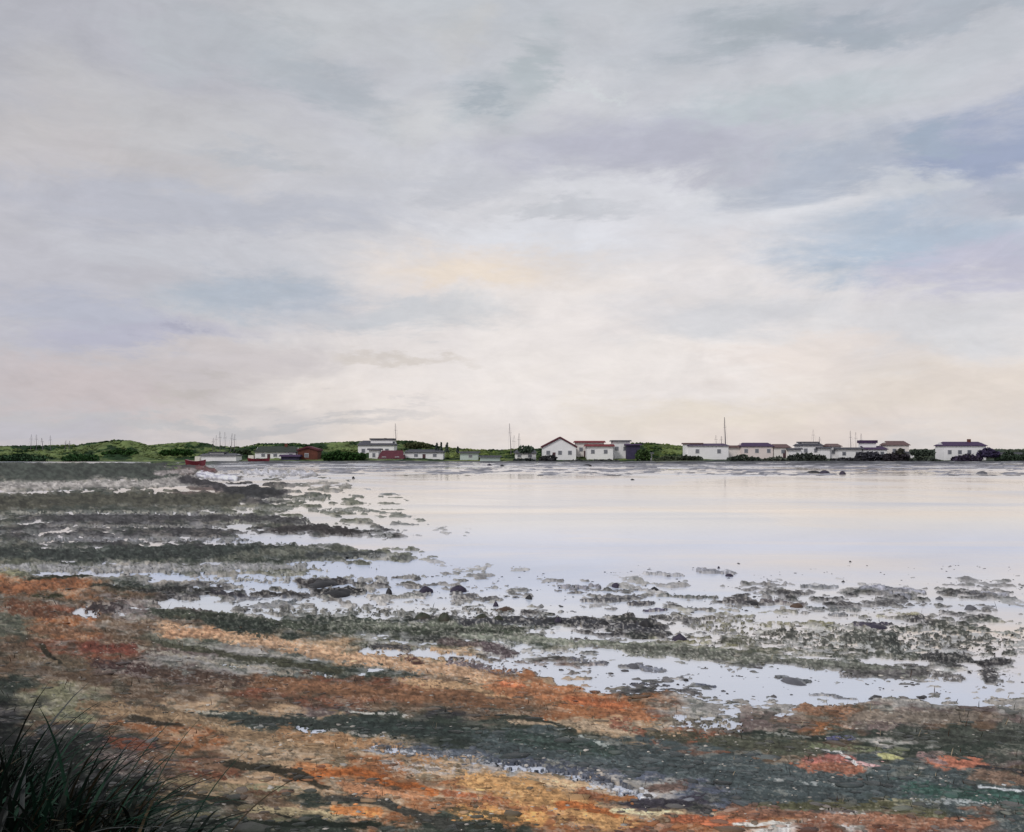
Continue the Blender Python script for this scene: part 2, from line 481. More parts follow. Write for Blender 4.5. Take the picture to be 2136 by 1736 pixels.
# strokes: bands, mats and patches of weed, sand and mud, plus a painted reflection. frames L, R, F are three survey sheets of the shore.
FR = {'L': (0.0, 529.4, .2397), 'R': (512.0, 529.4, .2397), 'F': (0.0, 0.0, .4794)}
ST = [
    # frame, points, half width, colour, land (1 dry, 0 water), speckle 0..1
    ('F', [(-200, 985), (200, 982), (330, 988)], 20, (58, 64, 57), 1, .1),
    ('F', [(-200, 1018), (150, 1014), (330, 1010), (400, 1000)], 9, (158, 151, 146), 1, .3),
    ('F', [(395, 1003), (470, 1022), (560, 1028), (585, 1030)], 9, (50, 46, 50), 1, .2),
    ('F', [(490, 1028), (560, 1026)], 13, (44, 44, 46), 1, .1),
    ('F', [(400, 960), (440, 985)], 9, (98, 58, 58), 1, .4),
    ('F', [(0, 1050), (250, 1042), (480, 1048)], 16, (70, 68, 56), 1, .2),
    ('F', [(150, 1082), (420, 1080), (560, 1084), (620, 1090)], 10, (66, 64, 66), 1, .3),
    ('F', [(590, 1106), (640, 1103), (740, 1112)], 9, (52, 47, 48), 1, .2),
    ('F', [(740, 1112), (810, 1118)], 5, (70, 66, 66), 1, .8),
    ('F', [(500, 1132), (700, 1128), (1000, 1142)], 9, None, 0, .15),
    ('F', [(0, 1158), (300, 1158), (600, 1150)], 16, (50, 56, 52), 1, .3),
    ('F', [(500, 1162), (640, 1150)], 12, (94, 96, 84), 1, .5),
    ('F', [(0, 1072), (260, 1070), (500, 1074)], 5, (168, 164, 152), 1, .75),
    ('F', [(120, 1098), (420, 1100)], 4, (150, 146, 140), 1, .8),
    ('F', [(60, 1128), (320, 1126), (520, 1130)], 6, (158, 158, 164), 1, .75),
    ('F', [(0, 1186), (300, 1188), (620, 1184)], 9, (164, 162, 164), 1, .6),
    ('F', [(420, 1210), (800, 1212)], 8, (176, 174, 172), 1, .7),
    ('F', [(560, 1044), (690, 1040)], 5, (158, 156, 148), 1, .7),
    ('F', [(500, 1062), (760, 1066)], 5, (168, 166, 160), 1, .75),
    ('F', [(430, 992), (480, 998)], 8, (212, 210, 230), 1, .1),  # bright lavender reflection on the water, painted as pale ground
    ('F', [(520, 985), (640, 990)], 8, (190, 188, 198), 1, .5),
    ('F', [(330, 990), (400, 985)], 6, (150, 140, 138), 1, .4),
    ('F', [(650, 1160), (785, 1158)], 7, (58, 62, 62), 1, .1),
    ('F', [(780, 1160), (850, 1167)], 5, (90, 92, 90), 1, .6),
    ('F', [(700, 1190), (900, 1190)], 12, None, 0, .3),
    ('L', [(30, 255), (180, 240), (300, 225)], 32, (142, 84, 50), 1, .3),
    ('L', [(60, 330), (180, 350)], 40, (120, 72, 48), 1, .5),
    ('L', [(140, 212), (270, 205), (370, 198)], 9, (44, 46, 28), 1, .1),
    ('L', [(140, 290), (240, 286)], 9, (48, 50, 26), 1, .1),
    ('L', [(400, 242), (520, 250), (650, 262)], 10, (46, 46, 36), 1, .1),
    ('L', [(620, 262), (760, 250), (880, 268)], 13, (44, 44, 42), 1, .4),
    ('L', [(880, 272), (1010, 284)], 11, (48, 46, 54), 1, .3),
    ('L', [(1060, 272), (1230, 276)], 8, (52, 50, 50), 1, .2),
    ('L', [(700, 312), (830, 320), (960, 332)], 22, None, 0, .3),
    ('L', [(340, 350), (372, 352)], 22, None, 0, .3),
    ('L', [(390, 330), (460, 340)], 30, (68, 56, 58), 1, .6),
    ('L', [(1260, 228), (1400, 218), (1420, 224)], 15, (50, 46, 48), 1, .1),
    ('L', [(1340, 262), (1480, 262)], 15, (40, 40, 42), 1, .1),
    ('L', [(1000, 335), (1700, 350), (2130, 345)], 22, (130, 128, 122), 1, .85),
    ('L', [(660, 352), (900, 372), (1100, 398), (1400, 420), (1900, 418), (2140, 430)], 26, (56, 62, 50), 1, .2),
    ('L', [(930, 400), (1080, 425)], 38, (40, 48, 40), 1, .1),
    ('L', [(1400, 405), (2130, 405)], 20, (96, 100, 86), 1, .4),
    ('L', [(700, 425), (900, 440), (1200, 492), (1500, 545), (1900, 600), (2136, 652)], 34, (192, 146, 108), 1, .35),
    ('L', [(720, 440), (900, 430)], 20, (190, 138, 100), 1, .2),
    ('L', [(700, 486), (900, 520), (1150, 560), (1420, 596)], 17, (62, 62, 46), 1, .3),
    ('L', [(560, 500), (900, 556), (1110, 592), (1400, 618)], 14, (172, 160, 142), 1, .7),
    ('L', [(1080, 640), (1500, 684), (1900, 700), (2136, 720)], 38, (126, 84, 56), 1, .25),
    ('L', [(1700, 640), (2136, 690)], 24, (176, 136, 96), 1, .4),
    ('L', [(600, 600), (1000, 640)], 34, (84, 62, 50), 1, .5),
    ('R', [(-30, 660), (200, 684), (400, 730), (520, 780)], 40, (160, 98, 60), 1, .2),
    ('R', [(-30, 650), (40, 655)], 12, (196, 104, 62), 1, .2),
    ('R', [(240, 712), (450, 740)], 20, (170, 90, 50), 1, .2),
    ('R', [(30, 800), (280, 820), (500, 850)], 26, (176, 148, 118), 1, .5),
    ('R', [(450, 810), (600, 880)], 26, (152, 92, 68), 1, .6),
    ('L', [(900, 790), (1200, 822), (1500, 826), (1850, 850), (2140, 890)], 42, (46, 56, 52), 1, .15),
    ('R', [(-30, 890), (500, 970), (1000, 1050), (1500, 1080), (2136, 1130)], 62, (66, 76, 77), 1, .15),
    ('R', [(0, 870), (400, 930)], 30, (50, 64, 58), 1, .2),
    ('R', [(1700, 1100), (2136, 1150)], 40, (52, 84, 74), 1, .3),
    ('R', [(-20, 790), (120, 800), (260, 842)], 11, (44, 48, 40), 1, .1),
    ('L', [(1460, 768), (1700, 778)], 8, (214, 208, 198), 1, .7),
    ('L', [(790, 758), (950, 776)], 14, (198, 188, 168), 1, .8),
    ('L', [(1030, 832), (1110, 824)], 13, (206, 202, 196), 1, .8),
    ('R', [(300, 870), (390, 905)], 16, (170, 176, 170), 1, .8),
    ('L', [(380, 740), (700, 780), (1000, 850), (1400, 930)], 36, (152, 120, 86), 1, .4),
    ('L', [(560, 790), (730, 822)], 16, (50, 44, 34), 1, .2),
    ('L', [(1200, 860), (1500, 900), (1800, 960)], 34, (170, 122, 80), 1, .4),
    ('L', [(1600, 925), (1850, 940), (2136, 985)], 30, (80, 88, 100), 1, .55),
    ('R', [(-20, 975), (300, 1030), (520, 1125)], 36, (72, 78, 94), 1, .55),
    ('R', [(300, 1080), (560, 1120)], 26, (206, 204, 206), 1, .8),
    ('L', [(1560, 930), (1800, 950), (2136, 1000)], 26, (200, 200, 206), 1, .9),
    ('R', [(60, 1010), (300, 1060), (520, 1120)], 24, (198, 200, 210), 1, .9),
    ('R', [(460, 1130), (560, 1150)], 16, (214, 212, 218), 1, .7),
    ('L', [(1250, 830), (1700, 880)], 10, (178, 170, 160), 1, .85),
    ('L', [(1650, 1000), (2050, 1020)], 34, (190, 176, 166), 1, .75),
    ('R', [(520, 1165), (640, 1160), (770, 1135)], 27, (54, 50, 60), 1, .15),
    ('L', [(1270, 1000), (1500, 1040)], 30, (188, 116, 66), 1, .4),
    ('L', [(1240, 1042), (1450, 1018), (1600, 1058), (1820, 1110)], 17, (172, 88, 36), 1, .05),
    ('L', [(1860, 1112), (2136, 1150)], 14, (162, 88, 52), 1, .15),
    ('L', [(1450, 1085), (1750, 1130)], 26, (202, 132, 86), 1, .3),
    ('L', [(1400, 1190), (1580, 1196)], 20, (214, 124, 58), 1, .15),
    ('R', [(-120, 1060), (0, 1100), (260, 1180), (400, 1240)], 56, (198, 142, 82), 1, .25),
    ('R', [(-200, 1200), (100, 1230)], 34, (202, 138, 72), 1, .2),
    ('R', [(150, 1070), (280, 1090)], 24, (204, 164, 118), 1, .4),
    ('R', [(290, 1125), (380, 1135)], 22, (146, 86, 54), 1, .2),
    ('R', [(400, 1135), (490, 1128)], 14, (156, 92, 46), 1, .2),
    ('R', [(220, 1172), (330, 1178), (430, 1206)], 20, (172, 90, 40), 1, .1),
    ('R', [(430, 1190), (700, 1200)], 12, (220, 198, 150), 1, .3),
    ('R', [(700, 1225), (925, 1238)], 24, (186, 96, 58), 1, .1),
    ('R', [(930, 1242), (1160, 1250)], 9, (212, 206, 196), 1, .2),
    ('R', [(1050, 1060), (1350, 1080)], 12, (166, 170, 168), 1, .88),
    ('R', [(1700, 1150), (2080, 1170)], 20, (176, 182, 182), 1, .85),
    ('R', [(600, 1095), (700, 1085)], 24, (112, 86, 76), 1, .3),
    ('L', [(1400, 1130), (1600, 1160), (1760, 1220), (1900, 1263)], 24, (60, 60, 54), 1, .2),
    ('L', [(1880, 1190), (2136, 1230)], 20, (96, 80, 54), 1, .4),
    ('L', [(950, 990), (1120, 1005), (1250, 1030), (1340, 1085)], 17, (52, 48, 36), 1, .2),
    ('L', [(740, 1110), (850, 1130), (1030, 1170), (1200, 1212)], 14, (40, 42, 34), 1, .25),
    ('L', [(900, 1244), (1200, 1246), (1550, 1252)], 17, (28, 36, 28), 1, .1),
    ('L', [(1030, 1180), (1240, 1200), (1390, 1215)], 18, (186, 164, 120), 1, .4),
    ('L', [(700, 1190), (900, 1215)], 16, (128, 118, 84), 1, .6),
    ('L', [(780, 1060), (1150, 1120)], 30, (150, 128, 92), 1, .6),
    ('L', [(1000, 1110), (1160, 1120)], 14, (110, 74, 52), 1, .5),
    ('L', [(640, 960), (900, 1010)], 30, (138, 100, 74), 1, .5),
    ('L', [(490, 900), (575, 912)], 28, (122, 62, 40), 1, .2),
    ('L', [(790, 1020), (950, 1040)], 24, (118, 68, 46), 1, .6),
    ('L', [(360, 498), (530, 505)], 22, (118, 58, 44), 1, .2),
    ('L', [(150, 420), (320, 440)], 30, (124, 84, 58), 1, .4),
    ('L', [(100, 540), (330, 560)], 28, (118, 98, 74), 1, .5),
    ('L', [(180, 490), (240, 560)], 9, (46, 42, 30), 1, .1),
    ('L', [(400, 560), (600, 590)], 26, (82, 56, 52), 1, .6),
    ('R', [(930, 1182), (1400, 1232), (1950, 1245)], 26, (150, 98, 72), 1, .25),
    ('R', [(1050, 1168), (1500, 1172), (1780, 1205)], 20, (86, 84, 56), 1, .3),
    ('R', [(920, 1165), (1050, 1180), (1130, 1200)], 16, (122, 84, 66), 1, .3),
    ('R', [(1245, 1000), (1400, 1010)], 30, (162, 94, 68), 1, .15),
    ('R', [(1250, 968), (1400, 972)], 17, (164, 92, 80), 1, .05),
    ('R', [(1400, 980), (1520, 1000)], 9, (204, 150, 148), 1, .3),
    ('R', [(1250, 938), (1360, 944), (1430, 990)], 7, (218, 214, 210), 1, .4),
    ('R', [(1535, 957), (1615, 966)], 9, (188, 184, 116), 1, .1),
    ('R', [(1790, 985), (1940, 985)], 30, (168, 96, 70), 1, .15),
    ('R', [(1860, 980), (1940, 975)], 18, (166, 94, 70), 1, .1),
    ('R', [(1715, 950), (1800, 985)], 14, (158, 124, 120), 1, .4),
    ('R', [(1950, 1040), (2136, 1068)], 30, (122, 94, 76), 1, .15),
    ('R', [(1950, 1003), (2120, 1030)], 11, (48, 46, 48), 1, .2),
    ('R', [(1940, 1090), (2136, 1112)], 6, (208, 212, 216), 1, .3),
    ('R', [(1220, 748), (1480, 778)], 26, (142, 98, 70), 1, .15),
    ('R', [(1480, 782), (1900, 792)], 36, (124, 110, 96), 1, .3),
    ('R', [(1640, 868), (2060, 872)], 38, (62, 66, 58), 1, .2),
    ('R', [(620, 810), (900, 830)], 40, (120, 110, 96), 1, .75),
    ('R', [(600, 870), (900, 890)], 26, (72, 70, 54), 1, .45),
    ('R', [(880, 900), (1240, 925)], 36, (68, 70, 56), 1, .2),
    ('R', [(1060, 860), (1340, 880), (1620, 900)], 16, (160, 160, 150), 1, .9),
    ('R', [(1330, 882), (1410, 880)], 11, (88, 88, 128), 1, .3),
    ('R', [(1250, 920), (1600, 935)], 14, (110, 116, 84), 1, .5),
    ('R', [(-200, 390), (60, 386), (200, 388), (400, 402), (590, 420)], 19, (58, 58, 64), 1, .3),
    ('R', [(-200, 450), (200, 470), (500, 490), (900, 512)], 18, (124, 128, 112), 1, .35),
    ('R', [(500, 505), (900, 530), (1300, 570), (1700, 610)], 22, (92, 94, 84), 1, .25),
    ('R', [(820, 405), (1150, 415)], 42, (158, 154, 128), 1, .8),
    ('R', [(900, 470), (1100, 470)], 14, (84, 84, 70), 1, .4),
    ('R', [(1120, 440), (1400, 465), (1750, 470), (2060, 490)], 56, (92, 92, 86), 1, .8),
    ('R', [(1440, 405), (1560, 400)], 10, (64, 58, 76), 1, .2),
    ('R', [(1440, 450), (1540, 470)], 34, (70, 72, 66), 1, .3),
    ('R', [(1580, 445), (1600, 520)], 12, (58, 62, 58), 1, .2),
    ('R', [(1730, 545), (1900, 542)], 17, (52, 52, 52), 1, .2),
    ('R', [(1960, 560), (2060, 556)], 20, (50, 48, 50), 1, .2),
    ('R', [(1980, 600), (2000, 640)], 20, (60, 58, 60), 1, .3),
    ('R', [(1390, 602), (1700, 606), (1850, 620)], 16, (92, 88, 88), 1, .35),
    ('R', [(1530, 555), (1720, 562)], 11, None, 0, .3),
    ('R', [(310, 302), (490, 298)], 9, (72, 72, 78), 1, .25),
    ('R', [(500, 316), (570, 312)], 9, (70, 68, 74), 1, .2),
    ('R', [(610, 274), (850, 286)], 8, (92, 96, 94), 1, .45),
    ('R', [(920, 298), (1040, 312)], 11, (78, 74, 76), 1, .3),
    ('R', [(1060, 306), (1210, 318)], 9, (92, 84, 88), 1, .4),
    ('R', [(550, 188), (700, 196)], 5, (150, 150, 158), 1, .3),
    ('R', [(790, 176), (930, 186)], 8, (160, 160, 172), 1, .4),
    ('R', [(1220, 240), (1350, 242)], 6, (130, 132, 140), 1, .4),
    ('R', [(1460, 244), (1600, 250), (1720, 264)], 10, (150, 150, 164), 1, .3),
    ('R', [(1600, 270), (1660, 290)], 9, (160, 160, 172), 1, .5),
    ('R', [(1960, 266), (2060, 276)], 7, (156, 156, 168), 1, .3),
    ('R', [(1240, 330), (1440, 338)], 7, (120, 124, 126), 1, .6),
    ('R', [(1330, 356), (1440, 360)], 5, (110, 112, 118), 1, .4),
    ('R', [(600, 372), (760, 382)], 9, (90, 88, 88), 1, .5),
    ('R', [(570, 345), (640, 342)], 6, (76, 72, 96), 1, .4),
    ('R', [(200, 245), (340, 245)], 16, (160, 158, 174), 1, .7),
    ('R', [(260, 548), (380, 560)], 13, (106, 106, 118), 1, .5),
    ('R', [(470, 568), (540, 570)], 10, (104, 104, 112), 1, .2),
    ('R', [(560, 585), (620, 590)], 12, (140, 144, 160), 1, .4),
    ('R', [(1100, 622), (1240, 640)], 8, (108, 112, 118), 1, .2),
    ('R', [(1240, 688), (1430, 712)], 4, (110, 112, 120), 1, .3),
    ('R', [(500, 650), (650, 655)], 8, (96, 98, 114), 1, .7),
    ('R', [(780, 655), (850, 660)], 6, (100, 104, 124), 1, .5),
    ('L', [(1540, 505), (1800, 525), (2136, 590)], 22, None, 0, .45),
    ('L', [(1640, 470), (2136, 500)], 7, None, 0, .5),
    ('L', [(1560, 492), (1690, 502)], 12, (62, 60, 62), 1, .3),
    ('L', [(1740, 464), (1850, 466)], 12, (56, 58, 54), 1, .1),
    ('L', [(1850, 478), (2000, 490)], 19, (84, 70, 68), 1, .3),
    ('L', [(1900, 560), (2110, 600)], 26, (112, 98, 104), 1, .7),
    ('L', [(2040, 500), (2100, 520)], 24, (84, 70, 74), 1, .3),
    ('L', [(1700, 530), (1750, 560)], 14, (90, 56, 50), 1, .5),
]


def to_px(fr, pts):
    ox, oy, s = FR[fr]
    return [(ox + x * s, oy + y * s) for x, y in pts], s


X0, X1, DX = -300, 1324, 1.06
pxs = np.arange(X0, X1, DX)
pys = np.concatenate([np.arange(464.0, 836.0, 0.8), np.linspace(836, 1300, 120)])
PX, PY = np.meshgrid(pxs, pys)
PX = PX.astype(np.float32)
PY = PY.astype(np.float32)

# noise fields. cells are wide and shallow far off and rounder close by
sc = np.clip((PY - 450) / 250.0, 0.12, 1.2)
wx = (fbm(PX / 26, PY / 9, 1, 4) - .5) * 70
wy = (fbm(PX / 26, PY / 9, 2, 4) - .5) * 26 * sc + (fbm(PX / 90, PY / 30, 3, 3) - .5) * 12 * sc


def field(px, py):
    """palette colour and dry share, bilinear over the table"""
    cx = np.clip(px / 64.0, 0, 15.999)
    ix = cx.astype(int)
    tx = cx - ix
    tx = np.clip((tx - .5) * 2.2 + .5, 0, 1)
    iy = np.clip(np.searchsorted(row_y, py) - 1, 0, len(row_y) - 2)
    ty = np.clip((py - row_y[iy]) / (row_y[iy + 1] - row_y[iy]), 0, 1)
    ty = np.clip((ty - .5) * 2.0 + .5, 0, 1)

    def bl(a):
        if a.ndim == 3:
            tx_, ty_ = tx[..., None], ty[..., None]
        else:
            tx_, ty_ = tx, ty
        return (a[iy, ix] * (1 - tx_) + a[iy, ix + 1] * tx_) * (1 - ty_) + (a[iy + 1, ix] * (1 - tx_) + a[iy + 1, ix + 1] * tx_) * ty_
    return bl(pal_c), bl(pal_f)


C, FL = field(PX + wx, PY + wy)
# land noise: streaky
n_land = uni(.62 * fbm(PX / (14 + 26 * sc), PY / (3.2 + 5 * sc), 11, 4, .6) + .38 * fbm(PX / 12, PY / 2.4, 12, 3, .62), .085)
n_fine = uni(fbm(PX / 4.5, PY / 2.4, 13, 3, .75), .12)
n_dab = uni(fbm(PX / 11, PY / 4.5, 14, 4, .65), .1)
dry = FL * 1.08 - n_land                                     # > 0 land

# base mottling: dark weed and pale sand dabs
n_a = uni(fbm((PX + wx * .3) / 17, (PY + wy * .3) / 5.5, 15, 4, .65), .09)
n_b = uni(fbm((PX - wx * .3) / 12, (PY) / 5, 16, 4, .7), .09)
dk = np.clip((n_a - .74) / .14, 0, 1)[..., None] * .42
C = C * (1 - dk) + np.array(PAL['D'], dtype=float) * dk
lt = (np.clip((n_b - .74) / .1, 0, 1) * np.clip(C.mean(axis=2) / 90.0, 0.1, 1))[..., None] * .5
C = C * (1 - lt) + (C * .35 + np.array((196, 180, 160)) * .65) * lt

for fr, pts, hw, c, land, spk in ST:
    pl, s = to_px(fr, pts)
    hw = hw * s
    xs = [p[0] for p in pl]
    ys = [p[1] for p in pl]
    mg = hw * 3 + 10
    j0, j1 = np.searchsorted(pxs, [min(xs) - mg * 2, max(xs) + mg * 2])
    i0, i1 = np.searchsorted(pys, [min(ys) - mg, max(ys) + mg])
    sl = (slice(i0, i1), slice(j0, j1))
    x = PX[sl] + wx[sl] * .18
    y = PY[sl] + wy[sl] * .22
    d = np.full(x.shape, 1e9)
    for (ax, ay), (bx, by) in zip(pl[:-1], pl[1:]):
        vx, vy = bx - ax, by - ay
        L2 = vx * vx + (vy * 1.0) ** 2 + 1e-6
        t = np.clip(((x - ax) * vx + (y - ay) * vy) / L2, 0, 1)
        ex = (x - ax - t * vx) / 2.2                          # brush twice as wide as it is tall
        ey = (y - ay - t * vy)
        d = np.minimum(d, np.hypot(ex, ey))
    q = 1 - d / hw + (n_dab[sl] - .5) * .55
    nn = n_fine[sl] * .55 + n_dab[sl] * .45
    q0 = q
    q = q - np.clip((nn - (1 - spk * .85)) / .2, 0, 3) * 1.0
    m = np.clip(q * 3.0, 0, 1)
    if land:
        cc = np.array(c, dtype=float) * (1 + (n_fine[sl] - .5)[..., None] * .22 + (n_dab[sl] - .5)[..., None] * .18)
        m3 = m[..., None] * .93
        C[sl] = C[sl] * (1 - m3) + cc * m3
        dry[sl] = np.maximum(dry[sl], np.where(q > 0, np.minimum(q, .6), -1))
        if spk >= .6:
            hole = (q0 > .15) & (q < -.15) & (FL[sl] < .93)
            dry[sl] = np.where(hole, np.minimum(dry[sl], -.05), dry[sl])
    else:
        dry[sl] = np.minimum(dry[sl], np.where(q > 0, -q, 9))

# dabs: short strokes of a neighbouring colour, the way weed, sand and pools lie over each other
hf = uni(fbm(PX / 2.1, PY / 1.7, 51, 2, .8), .16)
zone = np.clip((uni(fbm(PX / 60, PY / 16, 52, 3), .1) - .35) / .3, 0, 1)
midb = np.exp(-((PY - 610 - (PX - 500) * .05) / 55.0) ** 2) * np.clip(.25 + PX / 500, 0, 1)
sp = np.clip((hf - .82 + .08 * midb) / .1, 0, 1) * np.maximum(zone * np.clip((PY - 560) / 60, 0, 1) * np.clip(C.mean(axis=2) / 70 - .35, 0, 1), midb)
C = C + (np.array((190, 182, 172.)) - C) * (sp * (.30 + .30 * midb))[..., None]
spd = np.clip((.17 - hf) / .1, 0, 1) * (1 - zone * .5)
C = C * (1 - spd * .26)[..., None]
left_dim = 1 - .14 * np.clip(1 - PX / 420.0, 0, 1) * np.clip((PY - 560) / 120, 0, 1)      # fall-off of light to the left, painted into the ground colour
C = C * left_dim[..., None]
C *= (1 + (n_fine - .5)[..., None] * (.20 - .10 * np.clip((PY - 640) / 60, 0, 1))[..., None])
C *= (1 + (uni(fbm(PX / 5, PY / 3.2, 21, 3, .8), .12) - .5)[..., None] * .12)
# thin films of pale wet silt round every mat of weed
fx = np.clip((PY - 480) / 40, 0, 1) * np.clip((720 - PY) / 60, 0, 1)
film = np.clip(1 - dry / .30, 0, 1) * fx
C = C + (np.array((186, 184, 186.)) - C) * (film * (.38 + .34 * np.clip((PX - 150) / 400, 0, 1)))[..., None]
dry = dry + fx * .10 * (n_dab > .4) * np.clip((FL - .07) / .1, 0, 1)
st1 = uni(fbm((PX + wx * .4) / 46, (PY - PX * .10) / 2.6, 61, 3, .6), .1)
C = C * (1 + (st1 - .5) * .20 * np.clip((PY - 560) / 60, 0, 1))[..., None]
gm = C.mean(axis=2, keepdims=True)
C = gm + (C - gm) * .76
C = np.clip(C, 6, 240)

# beyond the table, to the right of the bay the flat goes under water
CL = C / 255.0
CL = np.where(CL <= .04045, CL / 12.92, ((CL + .055) / 1.055) ** 2.4) / ALB
CL = np.clip(CL, 0.004, .85)

# heights
DIST = F * EYE / (PY - HY)
XX = (PX - 512) / F * DIST
px_m = DIST / F                                              # metres per pixel at that distance
lumps = (uni(fbm(PX / 9, PY / 4, 31, 4, .65), .1) * 1.7 + n_fine * .7) * np.clip(1 - (PY - 600) / 160, .22, 1) * np.clip((PY - 470) / 90, .45, 1)
shelf = np.clip(dry * 5, 0, 1)
Z = np.where(dry > 0, (.15 + shelf * .5 + lumps * shelf * .9) * px_m * 1.15, np.clip(dry * 6, -1, 0) * .12 - .02)
Z = np.maximum(Z, -.16)
# the beach climbs a little towards the near left
Z += np.where(dry > 0, np.clip((PY - 700) / 500, 0, .6) * .12, 0)
verts = np.stack([XX, DIST, Z], -1).reshape(-1, 3)
ny, nx = PX.shape
ii = (np.arange(ny - 1)[:, None] * nx + np.arange(nx - 1)[None, :]).ravel()
faces = np.stack([ii, ii + nx, ii + nx + 1, ii + 1], 1)
m_shore = mat_attr('shore_mud', rough=.85, spec=.12, nscale=60, amt=.22, bump=.35, bdist=.01)
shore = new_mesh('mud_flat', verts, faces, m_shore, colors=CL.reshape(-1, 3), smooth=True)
tag(shore, kind='structure')

# sea bed and land under everything, out to the horizon
m_bed = mat_plain('sea_bed', (.2, .19, .17), c2=(.16, .16, .14), nscale=.3)
bed = new_mesh('sea_bed', [(-4000, -60, -.5), (4000, -60, -.5), (4000, 9000, -.5), (-4000, 9000, -.5)], [(0, 1, 2, 3)], m_bed)
tag(bed, kind='structure')
# ground the viewer stands on, behind the near edge of the flat
yn = F * EYE / (1300 - HY)
m_turf = mat_plain('near_turf', (.035, .04, .02), c2=(.1, .07, .04), nscale=6)
near = new_mesh('near_ground', [(-60, -50, .03), (60, -50, .03), (60, yn + .03, .03), (-60, yn + .03, .03)], [(0, 1, 2, 3)], m_turf)
tag(near, kind='structure')

# ------------------------------------------------------------------ water
mw = bpy.data.materials.new('silty_water')
mw.use_nodes = True
t = mw.node_tree
b = t.nodes['Principled BSDF']
g = t.nodes.new('ShaderNodeNewGeometry')
mpw = t.nodes.new('ShaderNodeMapping')
mpw.inputs['Scale'].default_value = (.03, .055, 1)
t.links.new(g.outputs['Position'], mpw.inputs[0])
nw = noise(t, mpw.outputs[0], 1.0, 5, .6, .8)
mrw = t.nodes.new('ShaderNodeMapRange')
mrw.inputs[1].default_value = .36
mrw.inputs[2].default_value = .64
t.links.new(nw.outputs[0], mrw.inputs[0])
# silt colour, blue near to peach offshore; far greys paint the bank's reflection
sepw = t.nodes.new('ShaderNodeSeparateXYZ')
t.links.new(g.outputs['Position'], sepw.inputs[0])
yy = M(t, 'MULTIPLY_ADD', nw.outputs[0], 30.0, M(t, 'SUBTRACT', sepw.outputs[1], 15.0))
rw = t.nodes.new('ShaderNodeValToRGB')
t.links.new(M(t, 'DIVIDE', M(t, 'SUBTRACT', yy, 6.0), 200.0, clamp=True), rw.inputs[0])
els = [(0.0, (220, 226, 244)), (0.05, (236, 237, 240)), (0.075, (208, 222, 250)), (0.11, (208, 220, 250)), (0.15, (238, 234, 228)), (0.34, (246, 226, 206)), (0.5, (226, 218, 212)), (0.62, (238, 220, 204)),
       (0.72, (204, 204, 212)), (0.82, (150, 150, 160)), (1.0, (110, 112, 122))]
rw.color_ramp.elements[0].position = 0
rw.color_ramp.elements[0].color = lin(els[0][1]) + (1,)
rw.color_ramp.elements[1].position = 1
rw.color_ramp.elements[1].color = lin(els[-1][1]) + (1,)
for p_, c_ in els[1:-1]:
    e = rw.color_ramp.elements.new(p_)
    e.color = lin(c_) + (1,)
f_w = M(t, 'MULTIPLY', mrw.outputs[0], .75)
cw = mixc(t, f_w, rw.outputs[0], lin((196, 202, 218)))  # blue-grey patches paint clouds mirrored in the water
mpz = t.nodes.new('ShaderNodeMapping')
mpz.inputs['Scale'].default_value = (.045, .09, 1)
mpz.inputs['Location'].default_value = (4.2, 1.7, 0)
t.links.new(g.outputs['Position'], mpz.inputs[0])
nz = noise(t, mpz.outputs[0], 1.0, 6, .6, .6)
mz = t.nodes.new('ShaderNodeMapRange')
mz.inputs[1].default_value = .47
mz.inputs[2].default_value = .66
mz.inputs[4].default_value = .8
t.links.new(nz.outputs[0], mz.inputs[0])
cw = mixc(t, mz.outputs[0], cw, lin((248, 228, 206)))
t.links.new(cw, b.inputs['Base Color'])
b.inputs['Roughness'].default_value = .11
b.inputs['Specular IOR Level'].default_value = .42
b.inputs['IOR'].default_value = 1.33
mrr = t.nodes.new('ShaderNodeMapRange')
mrr.inputs[1].default_value = .4
mrr.inputs[2].default_value = .6
mrr.inputs[3].default_value = .05
mrr.inputs[4].default_value = .26
t.links.new(nw.outputs[0], mrr.inputs[0])
t.links.new(mrr.outputs[0], b.inputs['Roughness'])
mp3 = t.nodes.new('ShaderNodeMapping')
mp3.inputs['Scale'].default_value = (.8, 2.6, 1)
t.links.new(g.outputs['Position'], mp3.inputs[0])
nb = noise(t, mp3.outputs[0], 1.6, 4, .6)
bp = t.nodes.new('ShaderNodeBump')
bp.inputs['Strength'].default_value = .16
bp.inputs['Distance'].default_value = .03
t.links.new(nb.outputs[0], bp.inputs['Height'])
t.links.new(bp.outputs[0], b.inputs['Normal'])
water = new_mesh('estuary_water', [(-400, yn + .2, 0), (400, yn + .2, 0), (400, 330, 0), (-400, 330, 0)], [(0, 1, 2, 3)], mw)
tag(water, kind='structure')

# ------------------------------------------------------------------ far bank
prof = [(-400, 447), (-60, 447), (0, 447), (72, 445.8), (96, 443.2), (114, 440.6), (132, 442), (150, 446), (168, 444.6), (192, 442.8),
        (210, 444.6), (222, 447), (242, 447.8), (258, 444.4), (294, 444), (307, 444.8), (330, 443.4), (360, 442), (400, 441.4), (415, 441.8),
        (426, 444), (436, 447), (455, 449), (482, 450.4), (506, 450.2), (520, 449), (545, 449), (600, 446), (640, 443.4), (665, 444.6), (688, 447.5),
        (720, 450.4), (760, 451), (820, 451), (870, 450.6), (930, 450), (990, 450), (1024, 450), (1100, 449), (1400, 447)]
ppx, ppy = np.array([p[0] for p in prof]), np.array([p[1] for p in prof])
YF, YT = 232.0, 276.0


def bank_foot(px):
    return YF + 3 * math.sin(px / 70.0) + 2 * math.sin(px / 23.0)


